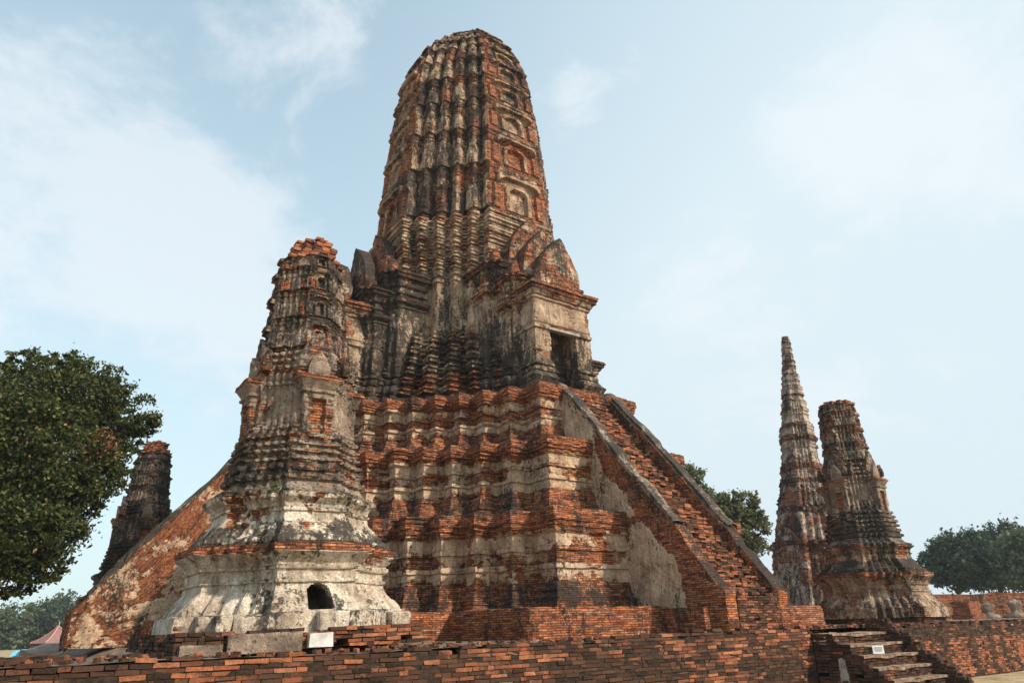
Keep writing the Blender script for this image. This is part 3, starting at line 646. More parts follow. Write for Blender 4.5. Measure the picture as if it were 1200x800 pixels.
def staircase(rot, cx, lit):
    """steep stair between two sloping cheek walls, foot broken down to bare brick"""
    c_, s_ = math.cos(rot), math.sin(rot)
    def tr(P):
        x, y = P[..., 0].copy(), P[..., 1].copy(); P = P.copy(); P[..., 0] = c_ * x - s_ * y; P[..., 1] = s_ * x + c_ * y; return P
    ys = np.arange(-8.0, -14.46, -.10); S = -ys
    zt = 8.18 - (S - 8.3).clip(0) * 1.155
    zt = zt + (S > 12.6) * 0 - .0
    W = 1.30; cw = .42
    for sx in (-1, 1):
        A_ = Acc()
        xo = cx + sx * W; xi = cx + sx * (W - cw)
        nz = 170
        tz = np.linspace(0, 1, nz)
        brk = (S > 13.0)  # bare stepped brick at the foot
        ztop = zt + vnoise(np.stack([S * 1.5, S * 0 + sx, S * 0], -1), 5) * .07 + vnoise(np.stack([S * 5, S * 0 + sx, S * 0 + 4], -1), 6) * .035 - sstep(12.9, 13.4, S) * .12
        ztop = np.where(S > 13.2, np.floor(ztop / .13) * .13, ztop)
        ztop = np.where(S > 13.9, np.maximum(ztop, .95), ztop)
        Z = -.1 + (ztop[None] + .1) * tz[:, None]
        P = np.stack([np.full_like(Z, xo), np.broadcast_to(ys[None], Z.shape), Z], -1)
        # outer face: plaster in a broad diagonal zone, brick under the coping and at the foot
        Dp = ztop[None] - Z; SS = np.broadcast_to(S[None], Z.shape)
        if lit: st = np.where((SS > 13.15 + (Z - .7) * -.2 + .0), -.7, (.50 + .30 * np.exp(-((SS - 12.2 + (Z - 1.2) * .78) / 1.5) ** 2) + .25 * fbm(np.stack([SS * .8, Z * .8, Z * 0 + 2], -1), 2, 3)) - 1.0 * sstep(1.35, .6, Dp) * sstep(9.6, 10.4, SS)); dk = np.full(Z.shape, .02) + .15 * (Dp < .5)
        else: st = .28 + .55 * np.exp(-((SS - 11.2) / 1.1) ** 2 - ((Z - 1.9) / 1.2) ** 2) + .55 * np.exp(-((SS - 13.4) / .8) ** 2 - ((Z - .35) / .4) ** 2) - .5 * (SS > 13.9); dk = np.full(Z.shape, .0) + .0 * Dp
        surf(A_, tr(P), st=st, dk=dk, ch=.055, seed=61 + sx, uv=np.stack([SS, Z], -1), flip=(sx > 0), amp=1.4, rag=.45)
        # top strip
        xs = np.linspace(xo, xi, 5)
        T_ = np.stack(np.broadcast_arrays(xs[:, None], ys[None], ztop[None] + .0), -1)
        surf(A_, tr(T_), st=.0, dk=.35, seed=63, uv=np.stack(np.broadcast_arrays(xs[:, None], S[None]), -1), flip=(sx > 0), amp=.5)
        # inner face
        Zi = (ztop[None] - 1.15) + 1.15 * np.linspace(0, 1, 14)[:, None]
        P = np.stack([np.full_like(Zi, xi), np.broadcast_to(ys[None], Zi.shape), Zi], -1)
        surf(A_, tr(P), st=.1, dk=.35, seed=65, uv=np.stack([np.broadcast_to(S[None], Zi.shape), Zi], -1), flip=(sx < 0), amp=.6)
        # foot face
        Zf = np.linspace(-.1, ztop[-1], 12)[:, None]; xf = np.linspace(min(xo, xi), max(xo, xi), 6)[None]
        P = np.stack(np.broadcast_arrays(xf, ys[-1], Zf), -1)
        surf(A_, tr(P), st=-.6, dk=-.1, seed=66, uv=np.stack(np.broadcast_arrays(xf, Zf), -1), amp=.5)
        o = A_.build('cheek_wall', M_BASE, main)
        # plaster coping, dark with lichen, lost near the foot
        if True:
            Cp = Acc(); k = S < (13.05 if lit else 13.9); yy = ys[k]; zz = ztop[k] + .0
            for (u0, u1, v0, v1) in ((-.07, cw * .70, 0, .13),):
                xa, xb = (xo + sx * -.0 + -sx * u0, xo - sx * u1); xa = xo + sx * .07
                ring = [(xa, 0.), (xa, .13), ((xa + xb) / 2, .16), (xb, .13), (xb, 0.)]
                chip = np.clip(fbm(np.stack([yy * 2.2, yy * 0 + sx, yy * 0], -1), 3, 8) - .15, 0, 1) * .28
                G = np.stack([np.stack([x_ - sx * chip * (.5 if q_ < 2 else 0), yy, zz + z_ * (1 - chip * 3).clip(.1, 1) - .02], -1) for q_, (x_, z_) in enumerate(ring)], 0)
                surf(Cp, tr(G), st=.75, dk=.42 if lit else .5, seed=67, flip=(sx > 0), uv=np.stack(np.broadcast_arrays(S[k][None], np.arange(5)[:, None] * .1), -1), amp=1.2)
            Cp.build('coping', M_GREY, o)
    # flight: treads sunk between the cheeks
    f = Acc(); n = int((14.35 - 8.35) / .215)
    xa, xb = cx - (W - cw), cx + (W - cw); bl = .25
    Cc = []; Hh = []
    for i in range(n):
        y = -(8.45 + i * .215); z = 8.02 - .50 - i * .215 * 1.155 + .05; z += RNG.normal(0, .02)
        x = xa
        while x < xb:
            l = RNG.uniform(.18, .3); x2 = min(x + l, xb)
            for r_ in range(4):
                if RNG.random() < (.12 if r_ == 0 else .03): continue
                Cc.append(((x + x2) / 2, y + .10 + RNG.normal(0, .02), z - r_ * .062 - .03)); Hh.append(((x2 - x - .01) / 2, .17, .027))
            x = x2
    Cc = np.array(Cc); P = tr(Cc); f.boxes(P, np.array(Hh), (c_, s_, 0), (-s_, c_, 0), .010, None, .03)
    # bedding under the treads
    yb = np.array([-8.0, -8.4, -14.3, -14.35]); zb = np.array([7.4, 7.3, 7.3 - 5.9 * 1.155 - .05, -.1]); g = np.stack(np.broadcast_arrays(np.array([xa, xb])[None], yb[:, None], zb[:, None]), -1).astype(float)
    f.grid(tr(g), g[..., :2], 0, .0)
    brickwall(f, xa, xb, -.1, crown(.92, .06, 4), .25, .062, nx=(c_, s_), ny=(s_, -c_), org=(-s_ * -14.42, c_ * -14.42), depth=.2, out=.01)
    f.build('stair_flight', M_BRS, main)
    # broken landing at the foot
    lf = Acc(); loft(lf, [(z, rect(cx - 1.7, cx + 3.4, -14.0, -12.2)(d) if lit else rect(cx - 1.5, cx + 1.5, -14.2, -13.2)(d), s, k) for z, d, s, k in [(-.3, 0, -.5, .0), (.2, 0, -.5, .05), (.56, -.02, -.5, .1)]], res=.12, vres=.06, rot=rot, seed=77, amp=.8)
    if lit: lf.build('stair_landing', M_BASE, main)
staircase(0, .05, True); staircase(-math.pi / 2, 0, False)
staircase(math.pi / 2, 0, False)

# ------------------------------------------------------------------ air
a = Acc(); a.boxes([(60, 90, 18.8)], (290, 250, 22), (1, 0, 0), (0, 1, 0))
hm = bpy.data.materials.new('haze'); hm.use_nodes = True; ht = hm.node_tree; ht.nodes.clear()
ho = ht.nodes.new('ShaderNodeOutputMaterial'); hv = ht.nodes.new('ShaderNodeVolumePrincipled'); hv.inputs['Color'].default_value = (.90, .94, 1.0, 1); hv.inputs['Density'].default_value = .0004; hv.inputs['Anisotropy'].default_value = .2
ht.links.new(hv.outputs[0], ho.inputs['Volume']); tag(a.build('haze', hm), kind='stuff')

# ------------------------------------------------------------------ corner towers
def corner_tower(name, loc, label, seed, mats, res, k=1., stump=(.62, 9.2), dkb=0., stb=0., plinth=True, tilt=(0, 0), lower_st=0., arch=True):
    t = thing(name, loc, label, 'temple tower', 'temple towers of the ruin'); t.rotation_euler = (tilt[0], tilt[1], 0)
    mL, mU = mats; N_ = 5
    # lower pale storeys
    ls = lower_st
    rows = [(-.2, 2.30, 1.0, -.3, .3), (.24, 2.30, 1.0, -.2, .35), (.25, 2.42, 1.05, .8 + ls, .15), (.58, 2.40, 1.05, .85 + ls, .1), (.60, 2.28, 1.0, .9 + ls, .0), (.66, 2.26, .98, .9 + ls, .05), (.95, 2.02, .86, .95 + ls, -.1), (1.0, 1.98, .84, .95 + ls, -.15),
            (1.12, 1.96, .82, .95 + ls, -.2), (1.125, 2.01, .85, .9 + ls, -.1), (1.17, 2.01, .85, .9 + ls, -.1), (1.175, 1.95, .81, .9 + ls, -.1), (1.36, 1.95, .81, .95 + ls, -.15), (1.365, 2.0, .85, .9 + ls, -.05), (1.41, 2.02, .86, .85 + ls, 0), (1.415, 1.97, .84, .9 + ls, -.05), (1.47, 1.99, .84, .9 + ls, .0),
            (1.6, 2.12, .93, .8 + ls, .1), (1.66, 2.20, .98, .75 + ls, .15), (1.67, 2.2, .98, -.1, .1), (1.80, 2.21, .99, -.35, .1), (1.82, 2.05, .9, -.1, .45),
            (1.86, 2.0, .88, .7 + ls, .38), (1.95, 1.98, .86, .8 + ls, .35), (2.0, 1.86, .8, .8 + ls, .3), (2.22, 1.68, .72, .85 + ls, .22), (2.3, 1.62, .69, .9 + ls, .0), (2.46, 1.6, .67, .9 + ls, -.08), (2.47, 1.65, .7, .8 + ls, .15), (2.52, 1.65, .7, .8 + ls, .25), (2.53, 1.6, .67, .8 + ls, .1), (2.62, 1.63, .69, .8 + ls, .1), (2.72, 1.76, .77, .75 + ls, .25), (2.80, 1.78, .78, .6 + ls, .3), (2.82, 1.66, .7, .5, .5)]
    a = Acc()
    def rl(ei, tt, ln, z):
        le = ei % (2 * N_ + 1); side = ei // (2 * N_ + 1); x = (tt - .5) * ln
        ax = np.abs(x + .0); F = (le == 2 * N_) & (side == 2)
        inn = F & (ax < .22) & (z > .63) & (z < .86 + .22 * np.sqrt(np.clip(1 - (ax / .22) ** 2, 0, 1)))
        # gentle waist of each pilaster
        c = np.minimum(tt, 1 - tt)
        off = np.where(inn, -.75, 0.)
        return off, np.where(inn, .2, 0.), np.where(inn, .9, 0.)  # hole interior blackened too: its shade is painted into the colour
    kf = lambda z: k * (.935 if z < 3.4 else .935 + .065 * min(1, (z - 3.4) / 3.2))
    rs = lambda rr, e: [(z, plan(R * kf(z), hw * kf(z), N_, e), s + stb, d + dkb) for z, R, hw, s, d in rr]
    # the -v face is edge block index 3 in plan order; relief picks it by side number
    def rl2(ei, tt, ln, z):
        o1 = rl(np.where(ei // (2 * N_ + 1) == 2, ei, -1 * np.ones_like(ei)), tt, ln, z); return o1
    loft(a, rs(rows, .80), res=res, vres=res * .62, seed=seed, relief=rl2 if arch else None, ch=.055, amp=.62)
    a.build('base', mL, t)
    rows = [(2.78, 1.70, .74, .4, .45), (2.86, 1.72, .75, .5, .3), (2.9, 1.55, .66, .6, .15), (3.05, 1.42, .6, .7, .05), (3.1, 1.40, .6, .7, .1), (3.12, 1.50, .64, .5, .4), (3.22, 1.52, .66, .4, .5), (3.24, 1.42, .6, .4, .4), (3.32, 1.40, .6, .4, .5), (3.34, 1.46, .62, .3, .5), (3.42, 1.46, .62, .3, .5), (3.44, 1.34, .56, .4, .4)]
    R = 1.36
    for i in range(4):
        z = 3.5 + i * .17; rows += [(z, R - .04, .56, .4, .35), (z + .02, R + .06, .6, .4, .45), (z + .09, R + .06, .6, .4, .4), (z + .11, R - .03, .56, .4, .35)]; R -= .045
    rows += [(4.2, 1.14, .5, .5, .3), (4.24, 1.18, .52, .5, .35), (4.3, 1.18, .52, .5, .3), (4.33, 1.09, .48, .55, .28), (5.2, 1.05, .46, .55, .28), (5.22, 1.1, .48, .5, .3), (5.28, 1.1, .48, .5, .3), (5.3, 1.05, .46, .5, .25), (5.42, 1.1, .49, .5, .3), (5.44, 1.12, .5, .3, .3), (5.52, 1.13, .5, -.1, .2), (5.54, 1.06, .46, .1, .5)]
    R = 1.04
    for i in range(3):
        z = 5.58 + i * .17; rows += [(z, R - .03, .4, .4, .35), (z + .03, R + .05, .44, .4, .45), (z + .09, R + .05, .44, .4, .4), (z + .12, R - .03, .4, .4, .35)]; R -= .04
    a = Acc(); loft(a, rs(rows, .84), res=res, vres=res * .6, seed=seed + 3, amp=.6, ch=.055); a.build('body', mU, t)
    # antefix tiers
    TBc = [6.08, 6.84, 7.55, 8.2, 8.62]
    PZc = [6, 6.5, 7, 7.6, 8.1, 8.5, 8.7]; PRc = [.92, .86, .83, .80, .76, .68, .62]
    RTc = lambda z: float(np.interp(z, PZc, PRc))
    rows = [(z, R, hw, s, d) for z, R, hw, s, d in tower_rows(TBc, RTc, .5, .38, .50, .34)]
    a = Acc(); loft(a, rs(rows, .92), res=res * .8, vres=res * .55, seed=seed + 5, relief=tower_relief(TBc, RTc, N_, .7 * k, True, seed, .25), amp=.5, ch=.05); a.build('tower_top', mU, t)
    # bare brick stump
    a = Acc(); Cc = []; Hh = []
    z = 8.6 
    R = stump[0] * k
    while R > .12 and z < stump[1]:
        for x in np.arange(-R, R, .2):
            for y in np.arange(-R, R, .2):
                if abs(x) + abs(y) < 1.45 * R and RNG.random() > .06: Cc.append((x + RNG.normal(0, .02) + .05, y + RNG.normal(0, .02), z)); Hh.append((.095, .095, .026))
        z += .058; R -= RNG.uniform(.0, .045) * k
    a.boxes(Cc, np.array(Hh), (1, 0, 0), (0, 1, 0), .012, None, .12); a.build('brick_stump', M_BR2, t)
    # blind doors on the four faces
    for q in range(4):
        rot = q * math.pi / 2; c_, s_ = math.cos(rot), math.sin(rot)
        V = Acc(); pf = rect(-.33 * k, .33 * k, -1.20 * k, -.8 * k)
        rr = [(z, pf(d * k), s, kk + dkb) for z, d, s, kk in [(3.3, .16, .3, .4), (3.42, .17, .3, .45), (3.45, .08, .4, .35), (3.58, .12, .4, .4), (3.62, .03, .5, .3), (3.85, .02, .5, .3), (3.87, .06, .5, .35), (3.93, .06, .5, .3), (3.95, .0, .5, .25), (4.98, .0, .5, .25), (5.0, .05, .5, .3), (5.06, .05, .5, .3), (5.08, .01, .6, .2), (5.18, .07, .7, .1), (5.26, .12, .5, .25), (5.28, .15, -.1, .1), (5.36, .15, -.2, .1), (5.38, .05, 0, .3)]]
        def nr(ei, tt, ln, z):
            x = (tt - .5) * ln; inn = (ei == 0) & (np.abs(x) < .15 * k) & (z > 3.75) & (z < 4.85)
            return np.where(inn, -.10, 0.), np.where(inn, np.where(z > 4.15, -1.2, .6), 0.), np.where(inn, -.6, 0.)
        loft(V, rr, res=res * .8, vres=res * .6, rot=rot, seed=seed + 9, relief=nr, amp=.45, ch=.05); o = V.build('blind_door', mU, t)
        G = Acc(); leaf(G, 0, -1.04 * k, 5.36, .46 * k, .62, .18, rot, st=.6, dk=.1 + dkb, res=.05, seed=seed + 11, amp=.4); leaf(G, 0, -.92 * k, 5.5, .78 * k, .95, .16, rot, st=.5, dk=.35 + dkb, res=.06, seed=seed + 12, amp=.4)
        G.build('gable', mU, o)
        # corner finials
        F = Acc(); leaf(F, -1.0 * k, -.62 * k, 5.5, .2 * k, .50, .13, rot, st=.3, dk=.6, res=.05, amp=.15); F.build('finial', M_GREY, t)
    return t
near = corner_tower('corner_tower', (-11.37, -11.37, -.05), 'nearest squat corner tower with pale stucco base, arched hole and brick stump on top', 101, (M_WHITE, M_GREY), .045, tilt=(0, -.02))
corner_tower('corner_tower', (-11.37, 11.37, -.05), 'dark corner tower behind the green tree at the far left', 111, (M_GREY, M_GREY), .09, dkb=.22, arch=False)
corner_tower('corner_tower', (11.37, -11.37, -.05), 'broad corner tower on the right with flat broken top beside the thin pale spire', 121, (M_UP, M_GREY), .06, k=.95, stump=(.60, 8.75), dkb=.12, stb=-.02, lower_st=-.32, arch=False)
# stone slabs and brick plinth at the near tower's foot
a = Acc(); NX = -11.37; NY = -11.37
brickwall(a, -2.5, 1.85, 0, crown(.32, .02, 3, step=.02), .25, .066, org=(0, -2.62), depth=.3, out=.012, dkf=lambda x, z: np.where(x < -.4, .25, -.25) + 0 * z)
brickwall(a, -2.5, 2.5, 0, crown(.30, .03, 4, step=.03), .25, .066, nx=(0, 1), ny=(1, 0), org=(1.83, 0), depth=.3, out=.012, dkf=lambda x, z: -.1 + 0 * z)
brickwall(a, -2.6, 2.5, 0, crown(.30, .03, 4, step=.03), .25, .066, nx=(0, -1), ny=(-1, 0), org=(-2.45, 0), depth=.3, out=.012, dkf=lambda x, z: .3 + 0 * z)
a.build('brick_plinth', M_BR, near)
a = Acc()
for x0, x1, z0, z1, y in ((-1.72, -.52, -.02, .27, -2.70), (-2.42, -1.78, -.02, .14, -2.68)):
    xx = np.linspace(x0, x1, 22); zz = np.linspace(z0, z1, 10)
    F = np.concatenate([np.stack(np.broadcast_arrays(xx[None], y, zz[:, None]), -1), np.stack(np.broadcast_arrays(xx[None], y + .35, np.array([z1, z1 - .0])[:, None]), -1)[:1] ], 0).astype(float)
    surf(a, F, st=1.2, dk=.1, amp=.5, seed=5)
    for xe, fl in ((x0, False), (x1, True)):
        Fy = np.linspace(y + .35, y, 6); G = np.stack(np.broadcast_arrays(xe, Fy[None], zz[:, None]), -1).astype(float); surf(a, G, st=1.2, dk=.1, amp=.3, flip=fl)
a.build('stone_slab', M_GREY, near)
a = Acc(); a.boxes([(-.22 + .02, -2.66, .13)], (.2, .09, .11), (1, 0, 0), (0, 1, 0), .012, st=1.3, dk=-.6); a.build('white_block', M_PLASTER, near)
xs_ = -2.2
while xs_ < 1.7:
    l = min(RNG.uniform(.25, .62), 1.82 - xs_)
    if not (-.42 < xs_ + l / 2 < -.0) and l > .12 and RNG.random() > .12:
        a = Acc(); y1 = -2.46 - RNG.uniform(0, .04); tp = .57 + RNG.uniform(-.03, .02); kk = RNG.uniform(0, .3); pf = rect(xs_ + .008, xs_ + l - .008, y1, -2.2)
        loft(a, [(z, pf(d), 1.1, k_ + kk) for z, d, k_ in ((.27, -.01, .25), (.29, 0, .15), (tp - .02, 0, .1), (tp, -.02, .3), (tp + .005, -.1, .4))], res=.05, vres=.04, seed=int(abs(xs_) * 50), amp=.45)
        a.build('stone_block', M_WHITE, near)
    xs_ += l

# ------------------------------------------------------------------ leaning spire behind
sp = thing('leaning_spire', (20.6, -2.95, -.1), 'thin pale tapering spire leaning behind the right-hand corner tower', 'spire'); sp.rotation_euler = (0.02, .075, .0)
def sprows(TBs, RTs, st, dk, hwf=.5):
    r = []
    for a_, b_ in zip(TBs[:-1], TBs[1:]):
        h = b_ - a_
        for f, d in ((0, .07), (.15, .08), (.17, 0), (.62, -.01), (.66, .04), (.74, .04), (.76, .0), (.86, .03), (.88, .09), (.99, .10)):
            z = a_ + f * h; R = RTs(z) * (1 + .05 * math.sin(a_ * 7.3)) + d * 1.25 * min(1, h * .9); r.append((z, R, R * hwf, st - (.4 if d > .06 else 0), dk + (.1 if d > .06 else 0)))
    return r
RS = lambda z: float(np.interp(z, [0, 4, 5.6, 8, 10.7, 12.3, 14.5, 17.1], [2.1, 2.0, 1.62, 1.18, .94, .70, .45, .22]))
a = Acc(); loft(a, prof_sections([(-.2, 2.4, 1.1, 0, .2), (.5, 2.4, 1.1, 0, .2), (.6, 2.15, 1., .3, .1), (3.9, 1.95, .9, .2, .1), (4.0, 2.15, 1., .2, .3), (4.2, 2.2, 1., 0, .3), (4.3, 1.85, .85, 0, .2), (5.8, 1.6, .7, .4, .05), (5.9, 1.45, .8, .3, .3), (6.1, 1.5, .8, .3, .2), (6.2, 1.2, .65, .4, .2)], 3, .9), res=.12, vres=.09, seed=201); a.build('base', M_FAR, sp)
a = Acc(); loft(a, prof_sections(sprows([6.1, 6.9, 7.7, 8.5, 10.4], RS, .35, .24, .42), 4, .85), res=.08, vres=.06, seed=203, amp=1.5); a.build('body', M_FAR, sp)
a = Acc(); loft(a, prof_sections(sprows([10.4, 11.1, 12.2, 12.75, 13.1, 13.7, 14.05, 14.5, 15.1, 15.4, 15.95, 16.3, 16.75, 17.0, 17.2], RS, .60, .08, .42), 4, .85), res=.06, vres=.045, seed=205, amp=1.2); a.build('ringed_tip', M_FAR, sp)
for q in range(4):
    rot = q * math.pi / 2; o_ = None
    G = Acc(); loft(G, [(z, rect(-.62, .62, -2.0, -1.2)(d), s, k) for z, d, s, k in [(0, .1, .2, .2), (.4, .1, .2, .2), (.5, 0, .3, .1), (3.0, 0, .2, .1), (3.1, .1, .2, .2), (3.3, .14, 0, .2)]], res=.12, rot=rot, seed=211); o_ = G.build('blind_door', M_FAR, sp)
    G = Acc(); leaf(G, 0, -2.06, .6, .8, 1.9, .14, rot, st=.7, dk=.1, res=.1, seed=213, amp=.5); leaf(G, 0, -1.85, 3.2, 1.3, 1.7, .3, rot, st=.15, dk=.3, seed=214); leaf(G, 0, -1.6, 4.3, 1.3, 1.8, .3, rot, st=.1, dk=.35, seed=215); leaf(G, 0, -1.35, 5.9, 1.0, 1.4, .25, rot, st=-.2, dk=.1, seed=216); G.build('gable', M_FAR, o_)

# ------------------------------------------------------------------ gallery wall and torsos at the right
t = thing('gallery_wall', (42.0, -1.0, 0), 'low ruined dark red brick wall below the trees at the far right', 'wall')
a = Acc(); xs = np.linspace(-10, 40, 170); 
d_ = np.array([.87, -.5]); tp = 1.75 + fbm(np.stack([xs * .3, xs * 0, xs * 0], -1), 3, 5) * .35
G = np.stack([np.stack([xs * d_[0], xs * d_[1], -1.6 + (tp + 1.6) * f], -1) for f in np.linspace(0, 1, 40)], 0)
surf(a, G, st=-.35, dk=.2, seed=301, uv=np.stack(np.broadcast_arrays(xs[None], G[..., 2]), -1), ch=.07, amp=1.5)
G = np.stack([np.stack([xs * d_[0] + .5 * f, xs * d_[1] + .87 * f, tp], -1) for f in np.linspace(0, .9, 4)], 0); surf(a, G, st=-.4, dk=.4, seed=302); a.build('brick_face', M_BASE, t)
def torso(x, y, s, label):
    """headless seated torso: crossed legs, waist, shoulders with arm stumps, built as one rounded body"""
    t = thing('stone_torso', (x, y, 0), label, 'statue', 'headless stone torsos on the terrace')
    a = Acc(); prof = [(0, .62, .42, 0), (.06, .68, .46, 0), (.2, .64, .42, 0), (.27, .5, .34, 0), (.33, .33, .25, .02), (.45, .27, .2, .04), (.62, .34, .23, .04), (.8, .44, .25, .04), (.92, .47, .24, .04), (1.0, .40, .21, .04), (1.05, .22, .16, .04), (1.1, .12, .11, .04), (1.14, .09, .09, .04), (1.15, .01, .01, .04)]
    th = np.linspace(0, 2 * math.pi, 33); P = []
    zs = np.array([p[0] for p in prof]); zz = np.linspace(0, 1.15, 40)
    for z in zz:
        rx, ry, oy = [np.interp(z, zs, [p[i] for p in prof]) for i in (1, 2, 3)]
        P.append(np.stack([rx * np.sign(np.cos(th)) * np.abs(np.cos(th)) ** .8, oy + ry * np.sin(th), th * 0 + z], -1))
    P = np.array(P) * s; ca, sa = math.cos(-.6), math.sin(-.6); X_ = P[..., 0] * ca - P[..., 1] * sa; Y_ = P[..., 0] * sa + P[..., 1] * ca; P = np.stack([X_, Y_, P[..., 2]], -1)
    surf(a, P, st=1.2, dk=.1, seed=int(x * 3), amp=1.1); a.build('body', M_GREY, t, True)
    a = Acc(); loft(a, [(z, rect(-.75 * s, .75 * s, -.55 * s, .55 * s)(d), -.5, .3) for z, d in ((-.6, 0), (-.1, 0), (-.08, .06), (.03, .06))], res=.1, seed=5); a.build('pedestal', M_BASE, t)
torso(36.4, -5.0, .85, 'small headless seated stone torso near the right edge, left one of two'); torso(40.3, -5.1, 1.02, 'headless seated stone torso cut by the right edge of the photo')
# brick stub walls by the right tower
a = Acc(); st_ = thing('brick_pier', (32.0, -5.6, 0), 'short orange brick pier between the right tower and the stone torsos', 'pier')
loft(a, [(z, rect(-.8, .8, -.5, .5)(d), -.5, -.1) for z, d in ((-.5, .1), (.3, .1), (.32, 0), (1.0, 0))], res=.12, seed=8); a.build('brick_body', M_BASE, st_)

# ------------------------------------------------------------------ trees
def leaves(acc, C, size, up_bias=.3, flat=.55):
    n = len(C); u = RNG.normal(size=(n, 3)); u /= np.linalg.norm(u, axis=1)[:, None]
    v = RNG.normal(size=(n, 3)); v[:, 2] += up_bias; v -= (v * u).sum(1)[:, None] * u; v /= np.linalg.norm(v, axis=1)[:, None]
    sz = size * RNG.uniform(.6, 1.35, n)[:, None]
    V = np.stack([C - u * sz, C + v * sz * flat, C + u * sz, C - v * sz * flat], 1)
    Q = np.arange(n * 4).reshape(-1, 4); acc.add(V.reshape(-1, 3), Q, None, None, 0, 0, np.repeat(RNG.random(n) ** 1.3, 4))
def limb(acc, p0, p1, r0, r1, bend=.2, n=8, m=8):
    p0, p1 = np.array(p0, float), np.array(p1, float); t = np.linspace(0, 1, n)[:, None]; off = RNG.normal(0, bend, 3)
    c = p0 + (p1 - p0) * t + off * np.sin(t * math.pi); r = r0 + (r1 - r0) * t
    d = np.gradient(c, axis=0); d /= np.linalg.norm(d, axis=1)[:, None]; a_ = np.cross(d, [0.3, .9, .1]); a_ /= np.linalg.norm(a_, axis=1)[:, None]; b_ = np.cross(d, a_)
    th = np.linspace(0, 2 * math.pi, m + 1)
    P = c[:, None] + (np.cos(th)[None, :, None] * a_[:, None] + np.sin(th)[None, :, None] * b_[:, None]) * r[:, None]
    acc.grid(P, np.stack(np.broadcast_arrays(th[None], t), -1)); return c
M_BARK = plain('bark', [(.3, (.045, .035, .028)), (.7, (.14, .115, .09))], 6)
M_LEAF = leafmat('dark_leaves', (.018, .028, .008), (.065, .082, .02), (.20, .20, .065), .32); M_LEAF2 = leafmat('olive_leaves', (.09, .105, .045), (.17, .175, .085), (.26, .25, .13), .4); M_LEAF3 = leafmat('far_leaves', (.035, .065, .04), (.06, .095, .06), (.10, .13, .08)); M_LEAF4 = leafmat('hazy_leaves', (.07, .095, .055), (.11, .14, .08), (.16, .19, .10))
M_RUST = leafmat('rusty_leaves', (.16, .06, .03), (.26, .11, .05), (.35, .18, .08))
def tree(name, base, lobes, label, mat, nleaf, size, trunk_r=.3, group=None, shell=.55, cl=.35):
    """trunk and limbs reaching every lobe; leaves grouped in twigs clumps spread through each lobe"""
    base = np.array(base, float); t = thing(name, base, label, 'tree', group)
    T_ = Acc(); L_ = Acc(); cen = np.mean([l[0] for l in lobes], 0) - base
    fork = np.array([cen[0] * .5, cen[1] * .5, cen[2] * .55]); limb(T_, (0, 0, -.2), fork, trunk_r, trunk_r * .7, .15, 10, 12)
    vol = np.array([l[1][0] * l[1][1] * l[1][2] for l in lobes]) ** (2 / 3); vol = vol / vol.sum()
    for (c, r), v in zip(lobes, vol):
        c = np.array(c, float) - base; r = np.array(r, float)
        cc = limb(T_, fork, c, trunk_r * .45, trunk_r * .12, .3)
        nc = max(10, int(nleaf * v / 55)); u = RNG.normal(size=(nc, 3)); u /= np.linalg.norm(u, axis=1)[:, None]
        rad = shell + (1.05 - shell) * RNG.random(nc) ** .6; K_ = c + u * rad[:, None] * r
        for kx in K_[:max(4, nc // 12)]: limb(T_, c, kx, trunk_r * .1, trunk_r * .03, .1, 5, 5)
        m = int(nleaf * v / nc); sc = cl * r.mean() * RNG.uniform(.5, 1.1, (nc, 1, 1))
        Lf = K_[:, None] + RNG.normal(size=(nc, m, 3)) * sc * np.array([.5, .5, .33]); leaves(L_, Lf.reshape(-1, 3), size)
    T_.build('trunk', M_BARK, t, True); L_.build('crown', mat, t)
    return t
CAMP = np.array([-16.1726, -26.3975, .2071])
def at(px, py, D):
    d = np.array(fw) + np.array(rt) * (px - 600) / 801.93 + np.array(up) * (400 - py) / 801.93
    return CAMP + d / math.hypot(d[0], d[1]) * D
lob = []
for px, py, D, r in ((70, 475, 31, 2.1), (20, 520, 30, 2.5), (100, 455, 31, 1.45), (135, 485, 31, 1.45), (70, 550, 30, 2.1), (15, 465, 32, 1.7), (-40, 500, 31, 2.8), (25, 620, 29.5, 1.9), (-25, 620, 30, 2.4), (70, 600, 30, 1.3), (160, 500, 31, .85), (140, 540, 31, .8), (110, 560, 30.5, 1.1), (50, 660, 29.5, .9), (12, 672, 29.5, 1.0), (-60, 580, 31, 2.6), (125, 530, 30.5, .9), (30, 430, 31, .8), (75, 430, 31, .8)):
    lob.append((at(px, py, D), (r, r, r * .78)))
bt = tree('leafy_tree', (*at(-95, 700, 31)[:2], -1.6), lob, 'large dense dark green tree filling the left edge', M_LEAF, 125000, .075, .42, cl=.27, shell=.6)
a = Acc(); c = at(118, 520, 29.2) - np.array(bt.location); leaves(a, c + RNG.normal(size=(260, 3)) * .28, .09); tag(a.build('rusty_leaves', M_RUST, bt), kind='stuff')
g_ = 'trees behind the stairway'
tree('slender_tree', (*at(868, 720, 56)[:2], -1.6), [(at(862, 598, 56), (1.9, 1.9, 1.5)), (at(878, 622, 56), (1.6, 1.6, 1.5)), (at(845, 612, 56), (1.6, 1.6, 1.5)), (at(862, 642, 56), (2.0, 2., 1.6)), (at(880, 602, 56), (1.0, 1.0, .7)), (at(850, 588, 56), (1.1, 1.1, .7))], 'airy olive green tree rising between the stairway and the right-hand towers', M_LEAF2, 15000, .15, .2, g_, shell=.2, cl=.32)
